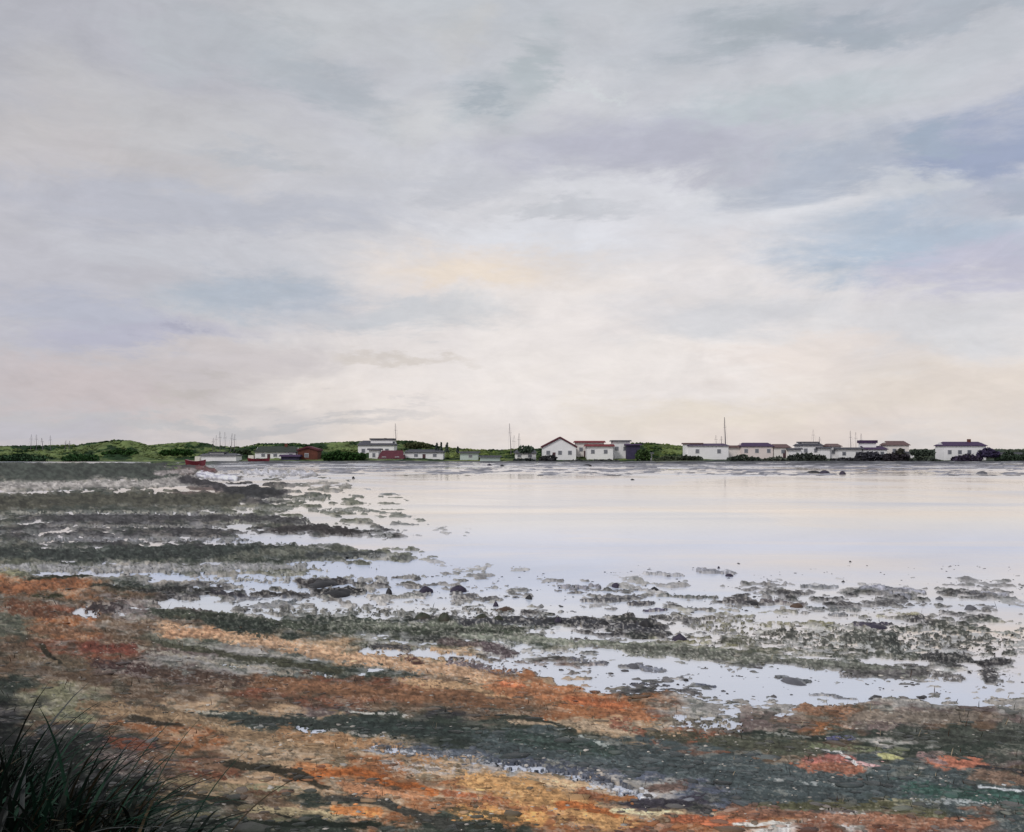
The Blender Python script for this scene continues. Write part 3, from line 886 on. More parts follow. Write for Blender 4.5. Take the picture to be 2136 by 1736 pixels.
def bank_z(px, y):
    px = np.asarray(px, dtype=float)
    y = np.asarray(y, dtype=float)
    ztop = EYE + (HY - np.interp(px, ppx, ppy)) / F * YT
    foot = YF + 3 * np.sin(px / 70.0) + 2 * np.sin(px / 23.0)
    s = np.clip((y - foot) / (YT - foot), 0, 1)
    z = ztop * s ** 1.5
    z = np.where(y > YT + 20, z - (y - YT - 20) * .02, z)
    z = np.where(y < foot, -.4, z)
    return z


bx = np.arange(-320, 1340, 1.5)
by = np.concatenate([np.arange(104, 150, 1.5), np.arange(150, 226, 2.0), np.arange(226, 282, 1.6), np.arange(284, 345, 8)])
BX, BY = np.meshgrid(bx, by)
bz = bank_z(BX, BY)
shn = uni(.6 * fbm(BX / 34, BY / 9, 44, 4, .65) + .4 * fbm(BX / 9, BY / 4, 45, 3, .7), .09)
shelf_y = np.interp(BX, [-300, 170, 210, 300, 400, 470, 560, 700, 820, 940, 1024, 1300], [150, 158, 176, 196, 186, 205, 196, 184, 172, 184, 176, 176])
foot_ = YF + 3 * np.sin(BX / 70.0) + 2 * np.sin(BX / 23.0)
on_shelf = (BY < foot_) & (BX > 150)
sh_d = np.minimum((BY - shelf_y) / 16.0, .5) + (shn - .5) * 2.6
sh_d = np.maximum(sh_d, (shn - .62 - np.clip((175 - BY) / 75, 0, 1) * .3) * 3)  # patchy flats beyond the mud shelf stand in for the bank's reflection
bz = np.where(BY < foot_, np.where(on_shelf, np.clip(sh_d, -1, 1) * .10 - .01 + (shn > .6) * .05, -.4), bz)
bumpn = (fbm(BX / 9, BY / 4, 41, 4, .6) - .45) * 1.5 * np.clip((BY - 236) / 14, 0, 1)
bz = bz + bumpn * np.where(BX < 440, 1.0, .6)
bn = uni(fbm(BX / 24, BY / 7, 42, 4, .65), .09)
bn2 = uni(fbm(BX / 10, BY / 4, 43, 4, .7), .09)
g_light, g_dark, g_yel, g_grey = np.array((104, 118, 74.)), np.array((38, 60, 34.)), np.array((116, 124, 60.)), np.array((86, 90, 88.))
bc = g_light + (g_dark - g_light) * np.clip((bn - .42) / .25, 0, 1)[..., None]
yel = np.clip(1 - np.abs(BX - 480) / 60, 0, 1) * .6 + np.clip(1 - np.abs(BX - 650) / 40, 0, 1) * .5
bc = bc + (g_yel - bc) * (yel * (bn2 > .35))[..., None]
rt = np.clip((BX - 690) / 40, 0, 1)
bc = bc + (np.array((66, 72, 68.)) - bc) * (rt * .75)[..., None]
lowb = np.clip(1 - (BY - 231) / 6, 0, 1) * np.clip((BX - 180) / 40, 0.2, 1)
shc = np.array((126, 126, 132.)) + (np.array((84, 84, 92.)) - np.array((126, 126, 132.))) * np.clip((shn - .45) / .3, 0, 1)[..., None]
shc = shc + (np.array((170, 168, 178.)) - shc) * (np.clip((shelf_y + 14 - BY) / 26, 0, 1) * .9)[..., None]  # pale grey-violet of the bank's reflection, painted on the outer flats
bc = bc + (shc - bc) * (lowb * .95)[..., None]
bc = bc * (1 + (bn2 - .5)[..., None] * .30)
bl_ = np.clip(bc, 8, 250) / 255
bl_ = np.where(bl_ <= .04045, bl_ / 12.92, ((bl_ + .055) / 1.055) ** 2.4) / 1.15
BXX = (BX - 512) / F * BY
nyb, nxb = BX.shape
ib = (np.arange(nyb - 1)[:, None] * nxb + np.arange(nxb - 1)[None, :]).ravel()
m_bank = mat_attr('bank_grass', rough=.9, spec=.1, nscale=1.5, amt=.35, bump=.5, bdist=.3)
bank = new_mesh('green_hills', np.stack([BXX, BY, bz], -1).reshape(-1, 3), np.stack([ib, ib + 1, ib + nxb + 1, ib + nxb], 1),
                m_bank, colors=np.clip(bl_, .003, .6).reshape(-1, 3), smooth=True)
tag(bank, kind='structure')
m_far = mat_plain('far_land', (.10, .12, .08), c2=(.14, .14, .11), nscale=.02)
fl = new_mesh('far_land', [(-5000, 330, .9), (5000, 330, .9), (9000, 9000, .9), (-9000, 9000, .9)], [(0, 1, 2, 3)], m_far)
tag(fl, kind='structure')

# ------------------------------------------------------------------ scatter: weed, pebbles, mud lumps over the flat
base_ico = None


def ico():
    ph = (1 + 5 ** .5) / 2
    v = np.array([(-1, ph, 0), (1, ph, 0), (-1, -ph, 0), (1, -ph, 0), (0, -1, ph), (0, 1, ph), (0, -1, -ph), (0, 1, -ph),
                  (ph, 0, -1), (ph, 0, 1), (-ph, 0, -1), (-ph, 0, 1)], dtype=np.float64)
    v /= np.linalg.norm(v[0])
    f = np.array([(0, 11, 5), (0, 5, 1), (0, 1, 7), (0, 7, 10), (0, 10, 11), (1, 5, 9), (5, 11, 4), (11, 10, 2), (10, 7, 6), (7, 1, 8),
                  (3, 9, 4), (3, 4, 2), (3, 2, 6), (3, 6, 8), (3, 8, 9), (4, 9, 5), (2, 4, 11), (6, 2, 10), (8, 6, 7), (9, 8, 1)])
    return v, f


IV, IF = ico()


def scatter(name, n, ymin, ymax, wpx, hpx, select, shade, mat, floor=-.02):
    """n flattened lumps strewn over the flat; select(rgb, dry) keeps those that belong"""
    px = rng.uniform(-120, 1144, n)
    u = rng.uniform(0, 1, n)
    py = ymin + (ymax - ymin) * u
    i = np.clip(np.searchsorted(pys, py), 0, len(pys) - 1)
    j = np.clip(np.searchsorted(pxs, px), 0, len(pxs) - 1)
    # colour from a few pixels away: strokes drag over their neighbours
    i2 = np.clip(i + rng.integers(-6, 7, n), 0, len(pys) - 1)
    j2 = np.clip(j + rng.integers(-14, 15, n), 0, len(pxs) - 1)
    c = CL[i2, j2]
    d = dry[i, j]
    keep = select(c, d, n_dab[i, j])
    px, py, i, j, c = px[keep], py[keep], i[keep], j[keep], c[keep]
    k = len(px)
    dist = F * EYE / (py - HY)
    m = dist / F
    sizes = rng.lognormal(0, .45, k)
    near_k = np.clip((py - 450) / 250, .35, 1.5)
    wx_ = wpx * sizes * near_k * m * rng.uniform(.8, 2.0, k)
    wy_ = wpx * sizes * near_k * m * rng.uniform(.7, 1.4, k) * np.clip(dist / 14, 1, 5)
    hz = hpx * sizes * near_k * m * rng.uniform(.5, 1.2, k)
    vv = IV[None] * (1 + rng.uniform(-.35, .35, (k, 12, 1)))
    ang = rng.normal(-.06, .35, k)
    ca, sa = np.cos(ang)[:, None], np.sin(ang)[:, None]
    lx = vv[..., 0] * wx_[:, None]
    ly = vv[..., 1] * wy_[:, None]
    x = lx * ca - ly * sa + ((px - 512) / F * dist)[:, None]
    y = lx * sa + ly * ca + dist[:, None]
    z = vv[..., 2] * hz[:, None] + np.maximum(Z[i, j], floor)[:, None]
    V = np.stack([x, y, z], -1).reshape(-1, 3)
    Fa = (IF[None] + (np.arange(k) * 12)[:, None, None]).reshape(-1, 3)
    c = shade(c, k)
    cc = np.repeat(c, 12, axis=0)
    o = new_mesh(name, V, Fa, mat, colors=np.clip(cc, .003, .85), smooth=True)
    return tag(o, kind='stuff')


m_weed = mat_attr('wet_weed', rough=.5, spec=.35, nscale=50, amt=.3, bump=.4, bdist=.01)
m_peb = mat_attr('pebble', rough=.75, spec=.25, nscale=40, amt=.2, bump=.2, bdist=.005)
lum = lambda c: c.mean(axis=1)
tag(scatter('seaweed', 8000, 560, 850, 2.2, .4, lambda c, d, nd: (d > -.12) & (lum(c) < .14) & (nd > .3),
            lambda c, k: c * rng.uniform(.5, 1.2, (k, 1)), m_weed), 'dark wet seaweed strewn in bands over the mud flat', 'seaweed')
tag(scatter('far_seaweed', 3500, 486, 600, 2.6, .45, lambda c, d, nd: (d > .06) & (nd > .35),
            lambda c, k: c * rng.uniform(.45, 1.1, (k, 1)), m_weed), 'grey green weed on the far mud flat by the bay', 'seaweed')
tag(scatter('sand_lumps', 5000, 590, 850, 1.5, .35, lambda c, d, nd: (d > .02) & (lum(c) >= .11),
            lambda c, k: c * rng.uniform(.6, 1.2, (k, 1)), m_peb), 'orange and buff sand lumps on the beach', 'sand')
tag(scatter('shells', 5000, 600, 845, .8, .4, lambda c, d, nd: (d > .02) & (nd > .6) & (rng.random(len(nd)) < .5),
            lambda c, k: np.array([.5, .46, .42])[None] * rng.uniform(.5, 1.2, (k, 1)), m_peb), 'pale broken shells scattered over mud and weed', 'shells')

# specks standing in the shallow water along the edge of the flat
tag(scatter('weed_specks', 13000, 562, 700, 1.0, .9, lambda c, d, nd: (d > -.32) & (d < .0) & (nd > .58 + .9 * np.clip(-d - .08, 0, 1)),
            lambda c, k: np.array([.045, .042, .045])[None] * rng.uniform(.5, 2.2, (k, 1)), m_weed, 0.0), 'small dark weed specks standing in the shallows', 'seaweed')

# ------------------------------------------------------------------ single rocks
m_rock = {
    'dark': mat_plain('dark_rock', (.035, .034, .038), rough=.6, nscale=3, amt=.4),
    'purple': mat_plain('purple_rock', (.05, .04, .07), rough=.6, nscale=3, amt=.4),
    'green': mat_plain('weedy_rock', (.035, .05, .03), rough=.6, nscale=3, c2=(.06, .05, .04)),
    'grey': mat_plain('grey_rock', (.14, .14, .16), rough=.65, nscale=3, amt=.35),
    'brown': mat_plain('brown_rock', (.11, .07, .05), rough=.6, nscale=3, amt=.4),
}


def rock(fr, zx, zy, w, h, kind, label, grp='rocks in the shallows'):
    (pl, s) = to_px(fr, [(zx, zy)])
    px, py = pl[0]
    w *= s
    h *= s * (.42 if grp != 'rocks in the shallows' else .85)
    base_py = py + h * .5
    X, Y, _ = at(px, base_py)
    m = Y / F
    r = random.Random(int(zx * 7 + zy))
    V, Fc = [], []
    nu, nv = 14, 6
    ph = [r.uniform(0, 6.28) for _ in range(4)]
    for a in range(nv + 1):
        th = a / nv * math.pi * .62
        for b_ in range(nu):
            f_ = b_ / nu * 2 * math.pi
            k = 1 + .22 * math.sin(2 * f_ + ph[0]) + .13 * math.sin(3 * f_ + ph[1]) + .08 * math.sin(5 * f_ + ph[2] + th * 3) + r.uniform(-.09, .09)
            V.append((math.sin(th) * math.cos(f_) * w * .5 * m * k,
                      math.sin(th) * math.sin(f_) * w * .45 * m * k * 1.2,
                      (math.cos(th) - .12) * h * 1.0 * m * (1 + .14 * math.sin(2 * f_ + ph[3]))))
    for a in range(nv):
        for b_ in range(nu):
            c_, d_ = a * nu + b_, a * nu + (b_ + 1) % nu
            Fc.append((c_, c_ + nu, d_ + nu, d_))
    o = new_mesh('rock', V, Fc, m_rock[kind], smooth=True)
    o.location = (X, Y, 0)
    return tag(o, label, 'rock', grp)


for a in [
    ('L', 1350, 222, 150, 22, 'dark', 'long low dark rock at the left end of the bright shallows'),
    ('L', 1410, 262, 130, 30, 'dark', 'broad black rock just in front of the long low dark rock'),
    ('L', 1622, 257, 32, 32, 'dark', 'small round dark rock alone in the shallows left of the yellow pool'),
    ('L', 1775, 250, 62, 34, 'purple', 'dark humped rock left of the yellowish pool'),
    ('L', 1915, 246, 62, 32, 'purple', 'dark flat rock right of the yellowish pool'),
    ('L', 2068, 310, 20, 26, 'purple', 'small upright purple black rock in the pale pool at the centre'),
    ('L', 1855, 366, 48, 48, 'green', 'round weedy rock at the back of the green mud bank'),
    ('L', 1762, 362, 62, 38, 'green', 'jagged dark green rock left of the round weedy rock'),
    ('L', 2010, 362, 50, 28, 'green', 'weedy green rock right of the round weedy rock'),
    ('L', 2078, 370, 36, 28, 'green', 'small striped green rock beside the brown slab'),
    ('L', 2110, 330, 70, 20, 'brown', 'tilted brown grey slab lying over the pale pool'),
    ('R', 192, 378, 34, 32, 'purple', 'dark rock with a pale top on the black mud bar, left of centre'),
    ('R', 385, 392, 46, 28, 'dark', 'rounded black rock in the middle of the black mud bar'),
    ('R', 560, 388, 60, 44, 'dark', 'largest black boulder at the right end of the black mud bar'),
    ('R', 595, 248, 32, 22, 'dark', 'small pointed dark rock alone in the blue grey shallows'),
    ('R', 435, 232, 38, 22, 'purple', 'small peaked mauve rock standing left of the pointed rock'),
    ('R', 72, 281, 28, 22, 'dark', 'small dark rock in the shallows above the black mud bar'),
    ('R', 862, 158, 11, 11, 'purple', 'tiny dark purple rock farthest out in the blue water'),
    ('R', 905, 190, 28, 14, 'purple', 'small purple rock just below the tiny farthest one'),
    ('R', 700, 448, 52, 36, 'purple', 'purple grey boulder in the pale gap right of the black mud bar'),
    ('R', 1000, 304, 70, 16, 'dark', 'long dark rock half under water at the centre right'),
    ('R', 1190, 316, 46, 20, 'brown', 'brownish rock right of the long half sunken dark rock'),
    ('R', 1925, 262, 28, 24, 'grey', 'grey rock standing highest at the far right shallows'),
    ('R', 1912, 325, 40, 26, 'grey', 'grey rock below the highest one at the far right'),
    ('R', 1785, 285, 26, 18, 'grey', 'grey flat rock left of the two stacked far right rocks'),
    ('R', 1502, 400, 112, 16, 'purple', 'long flat purple slab at the back edge of the right mud bank'),
    ('R', 505, 566, 66, 18, 'grey', 'oval grey stone lying in the long pale blue pool'),
    ('R', 1170, 630, 100, 14, 'grey', 'thin slate grey stone in the pale blue pool, right half'),
]:
    rock(*a)
for a in [  # dark reflections and smudges below the bank, modelled as low rocks
    ('F', 1698, 984, 26, 11, 'dark', 'leftmost of three dark rock-shaped reflections in the water below the right bank'),
    ('F', 1719, 984, 24, 16, 'purple', 'middle one of three dark rock-shaped reflections below the right bank'),
    ('F', 1757, 986, 12, 18, 'purple', 'narrow upright dark rock-shaped reflection right of the other two below the bank'),
    ('F', 1226, 970, 17, 9, 'dark', 'small dark rock-shaped reflection at the foot of the bank below the white buildings'),
    ('F', 1021, 969, 10, 9, 'purple', 'small leaning dark rock-shaped reflection at the foot of the green bank'),
    ('F', 1047, 971, 10, 8, 'dark', 'dark rock-shaped reflection in the water below the round bush by the masts'),
    ('F', 2049, 985, 18, 14, 'grey', 'blue grey rock-shaped reflection in the water below the far right house'),
    ('F', 1319, 1000, 9, 7, 'dark', 'tiny dark rock-shaped smudge alone in open water below the green mound'),
    ('F', 737, 996, 6, 12, 'dark', 'thin dark rock-shaped smudge in the water below the brown barn'),
]:
    rock(*a, 'dark rock-shaped reflections and smudges along the far waterline')

# ------------------------------------------------------------------ houses on the far bank
m_white = [mat_plain('white_wall', (.90, .89, .92), nscale=.6, amt=.07, bump=.05), mat_plain('cream_wall', (.86, .81, .78), nscale=.6, amt=.08, bump=.05),
           mat_plain('pink_wall', (.84, .74, .72), nscale=.6, amt=.08, bump=.05), mat_plain('pale_green_wall', (.55, .63, .62), nscale=.6, amt=.1, bump=.05),
           mat_plain('brown_wall', (.15, .05, .035), nscale=.8, amt=.4, bump=.2), mat_plain('slate_wall', (.06, .05, .11), nscale=.8, amt=.4, bump=.2)]
m_roof = {'slate': mat_plain('slate_roof', (.09, .09, .11), nscale=1.5, amt=.3), 'purple': mat_plain('purple_roof', (.07, .04, .10), nscale=1.5, amt=.3),
          'maroon': mat_plain('maroon_roof', (.12, .03, .045), nscale=1.5, amt=.35), 'red': mat_plain('red_roof', (.22, .05, .06), nscale=1.5, amt=.3),
          'brown': mat_plain('brown_roof', (.16, .10, .10), nscale=1.5, amt=.3), 'green': mat_plain('mossy_roof', (.05, .06, .05), nscale=1.5, amt=.3)}
m_glass = mat_plain('window_glass', (.20, .21, .25), rough=.15, spec=.6, amt=.3, bump=0)
m_frame = mat_plain('grey_frame', (.62, .62, .66), amt=.2, bump=0)
m_door = mat_plain('door_paint', (.10, .05, .06), amt=.3, bump=0)


def box_vf(x0, x1, y0, y1, z0, z1):
    V = [(x0, y0, z0), (x1, y0, z0), (x1, y1, z0), (x0, y1, z0), (x0, y0, z1), (x1, y0, z1), (x1, y1, z1), (x0, y1, z1)]
    Fc = [(0, 3, 2, 1), (4, 5, 6, 7), (0, 1, 5, 4), (1, 2, 6, 5), (2, 3, 7, 6), (3, 0, 4, 7)]
    return V, Fc


def house(x0, x1, ridge, eave, base, wall, roof, label, Y=242.0, style='side', nwin=2, chimney=False, door=True, wing=None, deep=5.0, lean=0.0):
    """a house between two bearings; ridge, eave and base are dips of its outline"""
    m = Y / F
    cx = (x0 + x1) / 2
    X = (cx - 512) * m
    hw = (x1 - x0) / 2 * m
    zr, ze, zb = EYE + (HY - ridge) * m, EYE + (HY - eave) * m, EYE + (HY - base) * m
    e = empty('house', (X, Y, zb), label, 'house', 'houses along the far bank')
    ze -= zb
    zr -= zb
    d2 = deep
    ov = .35
    wm = m_white[wall]
    if style == 'gable':                                     # gable end to the water
        pk = hw * lean
        V = [(-hw, 0, -1.2), (hw, 0, -1.2), (hw, d2, -1.2), (-hw, d2, -1.2), (-hw, 0, ze), (hw, 0, ze), (hw, d2, ze), (-hw, d2, ze), (pk, 0, zr - .12), (pk, d2, zr - .12)]
        Fc = [(0, 1, 5, 8, 4), (2, 3, 7, 9, 6), (1, 2, 6, 5), (3, 0, 4, 7)]
        new_mesh('wall', V, Fc, wm, e)
        V, Fc = [], []
        for sgn in (-1, 1):
            k = len(V)
            xe = sgn * (hw + ov)
            drop = (zr - ze) / abs(xe - pk) * ov
            th = .45
            for (x, z) in ((pk, zr), (xe, ze - drop), (xe, ze - drop + th), (pk, zr + th)):
                V += [(x, -ov, z), (x, d2 + ov, z)]
            Fc += [tuple(k + q for q in f) for f in ((0, 2, 4, 6), (1, 7, 5, 3), (0, 1, 3, 2), (4, 5, 7, 6), (2, 3, 5, 4))]
        rf = new_mesh('roof', V, Fc, m_roof[roof], e)
    elif style == 'flat':
        V, Fc = box_vf(-hw, hw, 0, d2, -1.2, ze)
        new_mesh('wall', V, Fc, wm, e)
        V, Fc = box_vf(-hw - ov * 1.5, hw + ov * 1.5, -ov * 1.5, d2 + ov, ze + .004, max(zr, ze + .35))
        for q in (4, 5, 6, 7):
            V[q] = (V[q][0] * .93, V[q][1] + (.4 if q < 6 else -.4), V[q][2])
        rf = new_mesh('roof', V, Fc, m_roof[roof], e)
    else:
        V = [(-hw, 0, -1.2), (hw, 0, -1.2), (hw, d2, -1.2), (-hw, d2, -1.2), (-hw, 0, ze), (hw, 0, ze), (hw, d2, ze), (-hw, d2, ze),
             (-hw, d2 / 2, zr - .15), (hw, d2 / 2, zr - .15)]
        Fc = [(0, 1, 5, 4), (2, 3, 7, 6), (1, 2, 6, 9, 5), (3, 0, 4, 8, 7)]
        new_mesh('wall', V, Fc, wm, e)
        hip = min(1.2, hw * .25)
        V = [(-hw - ov, -ov, ze - .1), (hw + ov, -ov, ze - .1), (hw + ov, d2 + ov, ze - .1), (-hw - ov, d2 + ov, ze - .1),
             (-hw - ov + hip, d2 / 2, zr), (hw + ov - hip, d2 / 2, zr),
             (-hw - ov, -ov, ze - .22), (hw + ov, -ov, ze - .22), (hw + ov, d2 + ov, ze - .22), (-hw - ov, d2 + ov, ze - .22)]
        Fc = [(0, 1, 5, 4), (1, 2, 5), (2, 3, 4, 5), (3, 0, 4), (6, 7, 1, 0), (7, 8, 2, 1), (8, 9, 3, 2), (9, 6, 0, 3), (9, 8, 7, 6)]
        rf = new_mesh('roof', V, Fc, m_roof[roof], e)
    if chimney:
        cxp = hw * .35
        V, Fc = box_vf(cxp, cxp + .7, d2 / 2 - .4, d2 / 2 + .4, zr - .6, zr + .7)
        new_mesh('chimney', V, Fc, m_white[4], rf)
    hgt = max(ze, 1.2)
    rr = random.Random(int(x0 * 13 + ridge))
    for k in range(nwin):
        xw = -hw + (k + .5 + rr.uniform(-.12, .12)) * 2 * hw / nwin
        ww, wh = min(.9, hw * .5), min(1.0, hgt * .34)
        zc = hgt * .55
        V, Fc = box_vf(xw - ww / 2 - .1, xw + ww / 2 + .1, -.06, .05, zc - wh / 2 - .1, zc + wh / 2 + .1)
        w_ = new_mesh('window', V, Fc, m_frame, e)
        V, Fc = box_vf(xw - ww / 2, xw + ww / 2, -.09, -.02, zc - wh / 2, zc + wh / 2)
        new_mesh('pane', V, Fc, m_glass, w_)
    if door and hgt > 2.0 and int(x0) % 3 == 0:
        xd = -hw + 2 * hw / max(nwin, 1) * 1.0 if nwin > 1 else hw * .3
        V, Fc = box_vf(xd - .4, xd + .4, -.07, .04, -.6, min(1.9, hgt * .7))
        dr = new_mesh('door', V, Fc, m_door, e)
    if wing:                                                 # x0, x1, ridge, eave of a lower or higher wing
        wx0, wx1, wr, we, wroof = wing
        V, Fc = box_vf((wx0 - cx) * m, (wx1 - cx) * m, 1.2, d2 - .4, -1.2, EYE + (HY - we) * m - zb)
        new_mesh('wall', V, Fc, wm, e)
        V, Fc = box_vf((wx0 - cx) * m - .3, (wx1 - cx) * m + .3, .9, d2 - .1, EYE + (HY - we) * m - zb + .004, EYE + (HY - wr) * m - zb)
        new_mesh('roof', V, Fc, m_roof[wroof], e)
    return e


house(200, 236, 453.2, 455.0, 462.4, 0, 'slate', 'low white boathouse at the waterline, leftmost building on the bank', Y=234, nwin=0, door=False, wing=(208, 222, 451.8, 453.0, 'slate'))
house(255, 296, 446.2, 451.6, 459.6, 0, 'green', 'long white cottage with a mossy roof left of the brown barn', nwin=3, chimney=True)
house(281, 299, 454.6, 456.6, 461, 5, 'purple', 'small dark slate lean-to in front of the brown barn', Y=237, nwin=0, door=False, style='flat')
house(298, 317.5, 447.8, 450.6, 461, 4, 'maroon', 'red brown barn beside the dark green trees', Y=239, nwin=1, style='gable')
house(358, 394, 440.4, 444.6, 458, 0, 'slate', 'white hilltop house with a dark grey stepped roof, tallest at centre left', Y=252, nwin=3, chimney=True, wing=(370, 392, 438.3, 439.8, 'slate'), deep=7)
house(369, 378.5, 448.4, 450.2, 461, 0, 'slate', 'narrow white tower house between the green trees and the maroon roof', Y=240, nwin=1, door=False, style='flat')
house(379, 403, 450.4, 457.8, 460.2, 0, 'maroon', 'low house almost hidden under a big maroon roof', Y=238, nwin=2, door=False)
house(405, 443, 449.4, 451.8, 459.6, 0, 'slate', 'bright long white house right of the maroon roofed one', nwin=2, style='side')
house(460, 478, 451.4, 453, 460, 3, 'slate', 'pale blue green shed right of the pointed trees', nwin=1, style='flat')
house(515, 536, 449.6, 452.6, 459.8, 0, 'slate', 'small white house between the bush and the maroon gable', nwin=2, Y=239)
house(543, 576, 438.2, 447.2, 459.4, 0, 'maroon', 'large white house with a broad maroon gable roof', nwin=3, style='gable', Y=241, deep=9, lean=.05, chimney=False)
house(576, 604, 440.8, 442.6, 457.6, 1, 'red', 'white flat house with the highest thin red roof', nwin=3, Y=250, style='flat')
house(587, 613, 444.2, 446.4, 458, 0, 'red', 'white flat house in front with a lower red roof', nwin=2, Y=243, style='flat')
house(613, 630, 440.2, 441.4, 457.4, 0, 'slate', 'tall white block with a thin grey roof by the dark gable end', nwin=2, Y=246, style='flat')
house(627, 640, 443.8, 445.2, 458, 5, 'purple', 'dark purple slate shed at the right end of the white row', nwin=0, Y=243, style='flat', door=False)
house(689, 728.5, 443.4, 445.2, 458.6, 0, 'purple', 'wide white house beside the tallest mast, one long dark window', nwin=2, wing=(686, 703, 442.8, 444.2, 'brown'))
house(742, 773, 442.6, 445.8, 457, 2, 'purple', 'pinkish house with a purple roof right of the tallest mast', nwin=3, Y=246)
house(774, 790, 444, 447, 457, 1, 'brown', 'small cream house with a brown roof beside the pinkish one', nwin=1, Y=246)
house(800, 822.5, 442, 445, 457, 0, 'slate', 'white house with a thin double grey roof', nwin=2, Y=248, wing=(803, 820, 441.6, 442.6, 'slate'))
house(829, 841, 443.6, 445.8, 459, 0, 'brown', 'narrow white house with a small brown roof left of three masts', nwin=1, Y=246)
house(839, 862, 447.4, 449.2, 459, 0, 'slate', 'low white house behind the three faint masts', nwin=2, Y=243, style='flat')
house(863, 887, 445.8, 448.8, 459.6, 0, 'purple', 'white two storey house with a stepped purple brown roof', nwin=2, Y=243, wing=(865, 878, 440.2, 443, 'purple'))
house(888, 909, 440.8, 444.6, 458, 1, 'brown', 'cream house with a wide brown roof behind the dark shrubs', nwin=2, Y=250)
house(728, 742, 445.4, 447.6, 458.4, 1, 'brown', 'small cream shed wedged between the wide white and the pinkish house', nwin=0, Y=248, style='flat', door=False)
house(789, 801, 448, 449.6, 458, 0, 'slate', 'low white shed between the cream house and the double grey roof', nwin=0, Y=245, style='flat', door=False)
house(821, 830, 447, 448.4, 458.6, 0, 'slate', 'tiny white shed left of the narrow house with the brown roof', nwin=0, Y=245, style='flat', door=False)
house(641, 652, 452.4, 454, 460.6, 0, 'slate', 'tiny white hut at the foot of the green mound', nwin=0, Y=237, style='flat', door=False)
house(480, 500, 455.6, 457, 460.8, 3, 'slate', 'low pale shed at the waterline below the flat green bank', nwin=0, Y=236, style='flat', door=False)
house(906, 914, 451.5, 453, 459.6, 0, 'slate', 'white hut half hidden by the dome shaped bush', nwin=0, Y=244, style='flat', door=False)
house(1006, 1020, 452.4, 454, 460, 0, 'slate', 'low white hut in the shrubs at the right edge', nwin=0, Y=246, style='flat', door=False)
house(944, 986, 441.6, 445.2, 460.4, 0, 'purple', 'big white house with a long purple roof at the far right', nwin=4, Y=241, chimney=True)

# ------------------------------------------------------------------ boats
m_red = mat_plain('red_hull', (.20, .03, .045), rough=.4, spec=.5, amt=.3, bump=0)
m_hullw = mat_plain('white_hull', (.75, .75, .78), rough=.4, spec=.5, amt=.1, bump=0)
m_cab = mat_plain('cream_cabin', (.70, .68, .60), rough=.5, amt=.1, bump=0)


def boat(px, py, wpx, hm, lab, Y, cabin=True, cab_px=0.3):
    m = Y / F
    X = (px - 512) * m
    z0 = max(0.0, EYE + (HY - py) * m)
    e = empty('boat', (X, Y, z0), lab, 'boat', 'small boats at the far waterline')
    L = wpx * m
    V, Fc = [], []
    n = 11
    for k in range(n):
        u = k / (n - 1)
        x = (u - .5) * L
        w = .9 * math.sin(math.pi * min(1, u * .75 + .22)) ** .7 * (0.15 + .85 * (1 - u ** 4))
        sheer = hm * (1 + .35 * (2 * u - 1) ** 2)
        V += [(x, -w, sheer), (x * .93, -w * .6, 0), (x * .9, 0, -.15), (x * .93, w * .6, 0), (x, w, sheer)]
    for k in range(n - 1):
        for q in range(4):
            a_ = k * 5 + q
            Fc.append((a_, a_ + 1, a_ + 6, a_ + 5))
        Fc.append((k * 5 + 4, k * 5, k * 5 + 5, k * 5 + 9))
    Fc += [(0, 4, 3, 2, 1), tuple((n - 1) * 5 + q for q in range(5))]
    new_mesh('hull', V, Fc, m_red, e)
    if cabin:
        c0 = (cab_px - .5) * L
        V, Fc = box_vf(c0 - L * .12, c0 + L * .12, -.5, .5, hm * .98, hm + .9)
        for q in (4, 5, 6, 7):
            V[q] = (V[q][0] * .98 + c0 * .02, V[q][1] * .8, V[q][2])
        new_mesh('cabin', V, Fc, m_cab, e)
    return e


boat(259, 462.0, 22, .75, 'red open boat with a cream cabin moored below the long cottage', 226, True, .15)
boat(196, 468.2, 20, .9, 'wine red boat lying aground on the grey spit at the left', 168, True, .6)

# ------------------------------------------------------------------ masts
m_mast = mat_plain('mast_grey', (.16, .14, .17), amt=.2, bump=0)


def mast(px, top, base, lean, label, wid=.10, Y=262.0, faint=False):
    m = Y / F
    X = (px - 512) * m
    zb = EYE + (HY - base) * m - 1.2
    h = (base - top) * m + 1.2
    e = empty('boat_mast', (X, Y, zb), label, 'mast', 'boat masts standing behind the far bank')
    V, Fc = [], []
    for k in range(9):
        u = k / 8
        r = wid * (1 - .6 * u)
        for q in range(6):
            a_ = q / 6 * 2 * math.pi
            V.append((math.cos(a_) * r + lean * m * u + .05 * math.sin(u * 5), math.sin(a_) * r, u * h))
    for k in range(8):
        for q in range(6):
            Fc.append((k * 6 + q, k * 6 + (q + 1) % 6, k * 6 + 6 + (q + 1) % 6, k * 6 + 6 + q))
    new_mesh('pole', V, Fc, m_mast, e)
    V, Fc = box_vf(lean * m * .7 - .45, lean * m * .7 + .45, -.03, .03, h * .7, h * .7 + .06)
    new_mesh('crosstree', V, Fc, m_mast, e)
    V, Fc = [], []
    for sg in (-1, 1):                                       # stays: thin wires to the deck
        k = len(V)
        V += [(lean * m, 0, h), (lean * m + .02, 0, h), (sg * .45 + lean * m * .7 + .02, 0, h * .7), (sg * .45 + lean * m * .7, 0, h * .7), (sg * .7 + .02, 0, .9), (sg * .7, 0, .9)]
        Fc += [(k, k + 1, k + 2, k + 3), (k + 3, k + 2, k + 4, k + 5)]
    new_mesh('stay', V, Fc, m_mast, e)
    return e


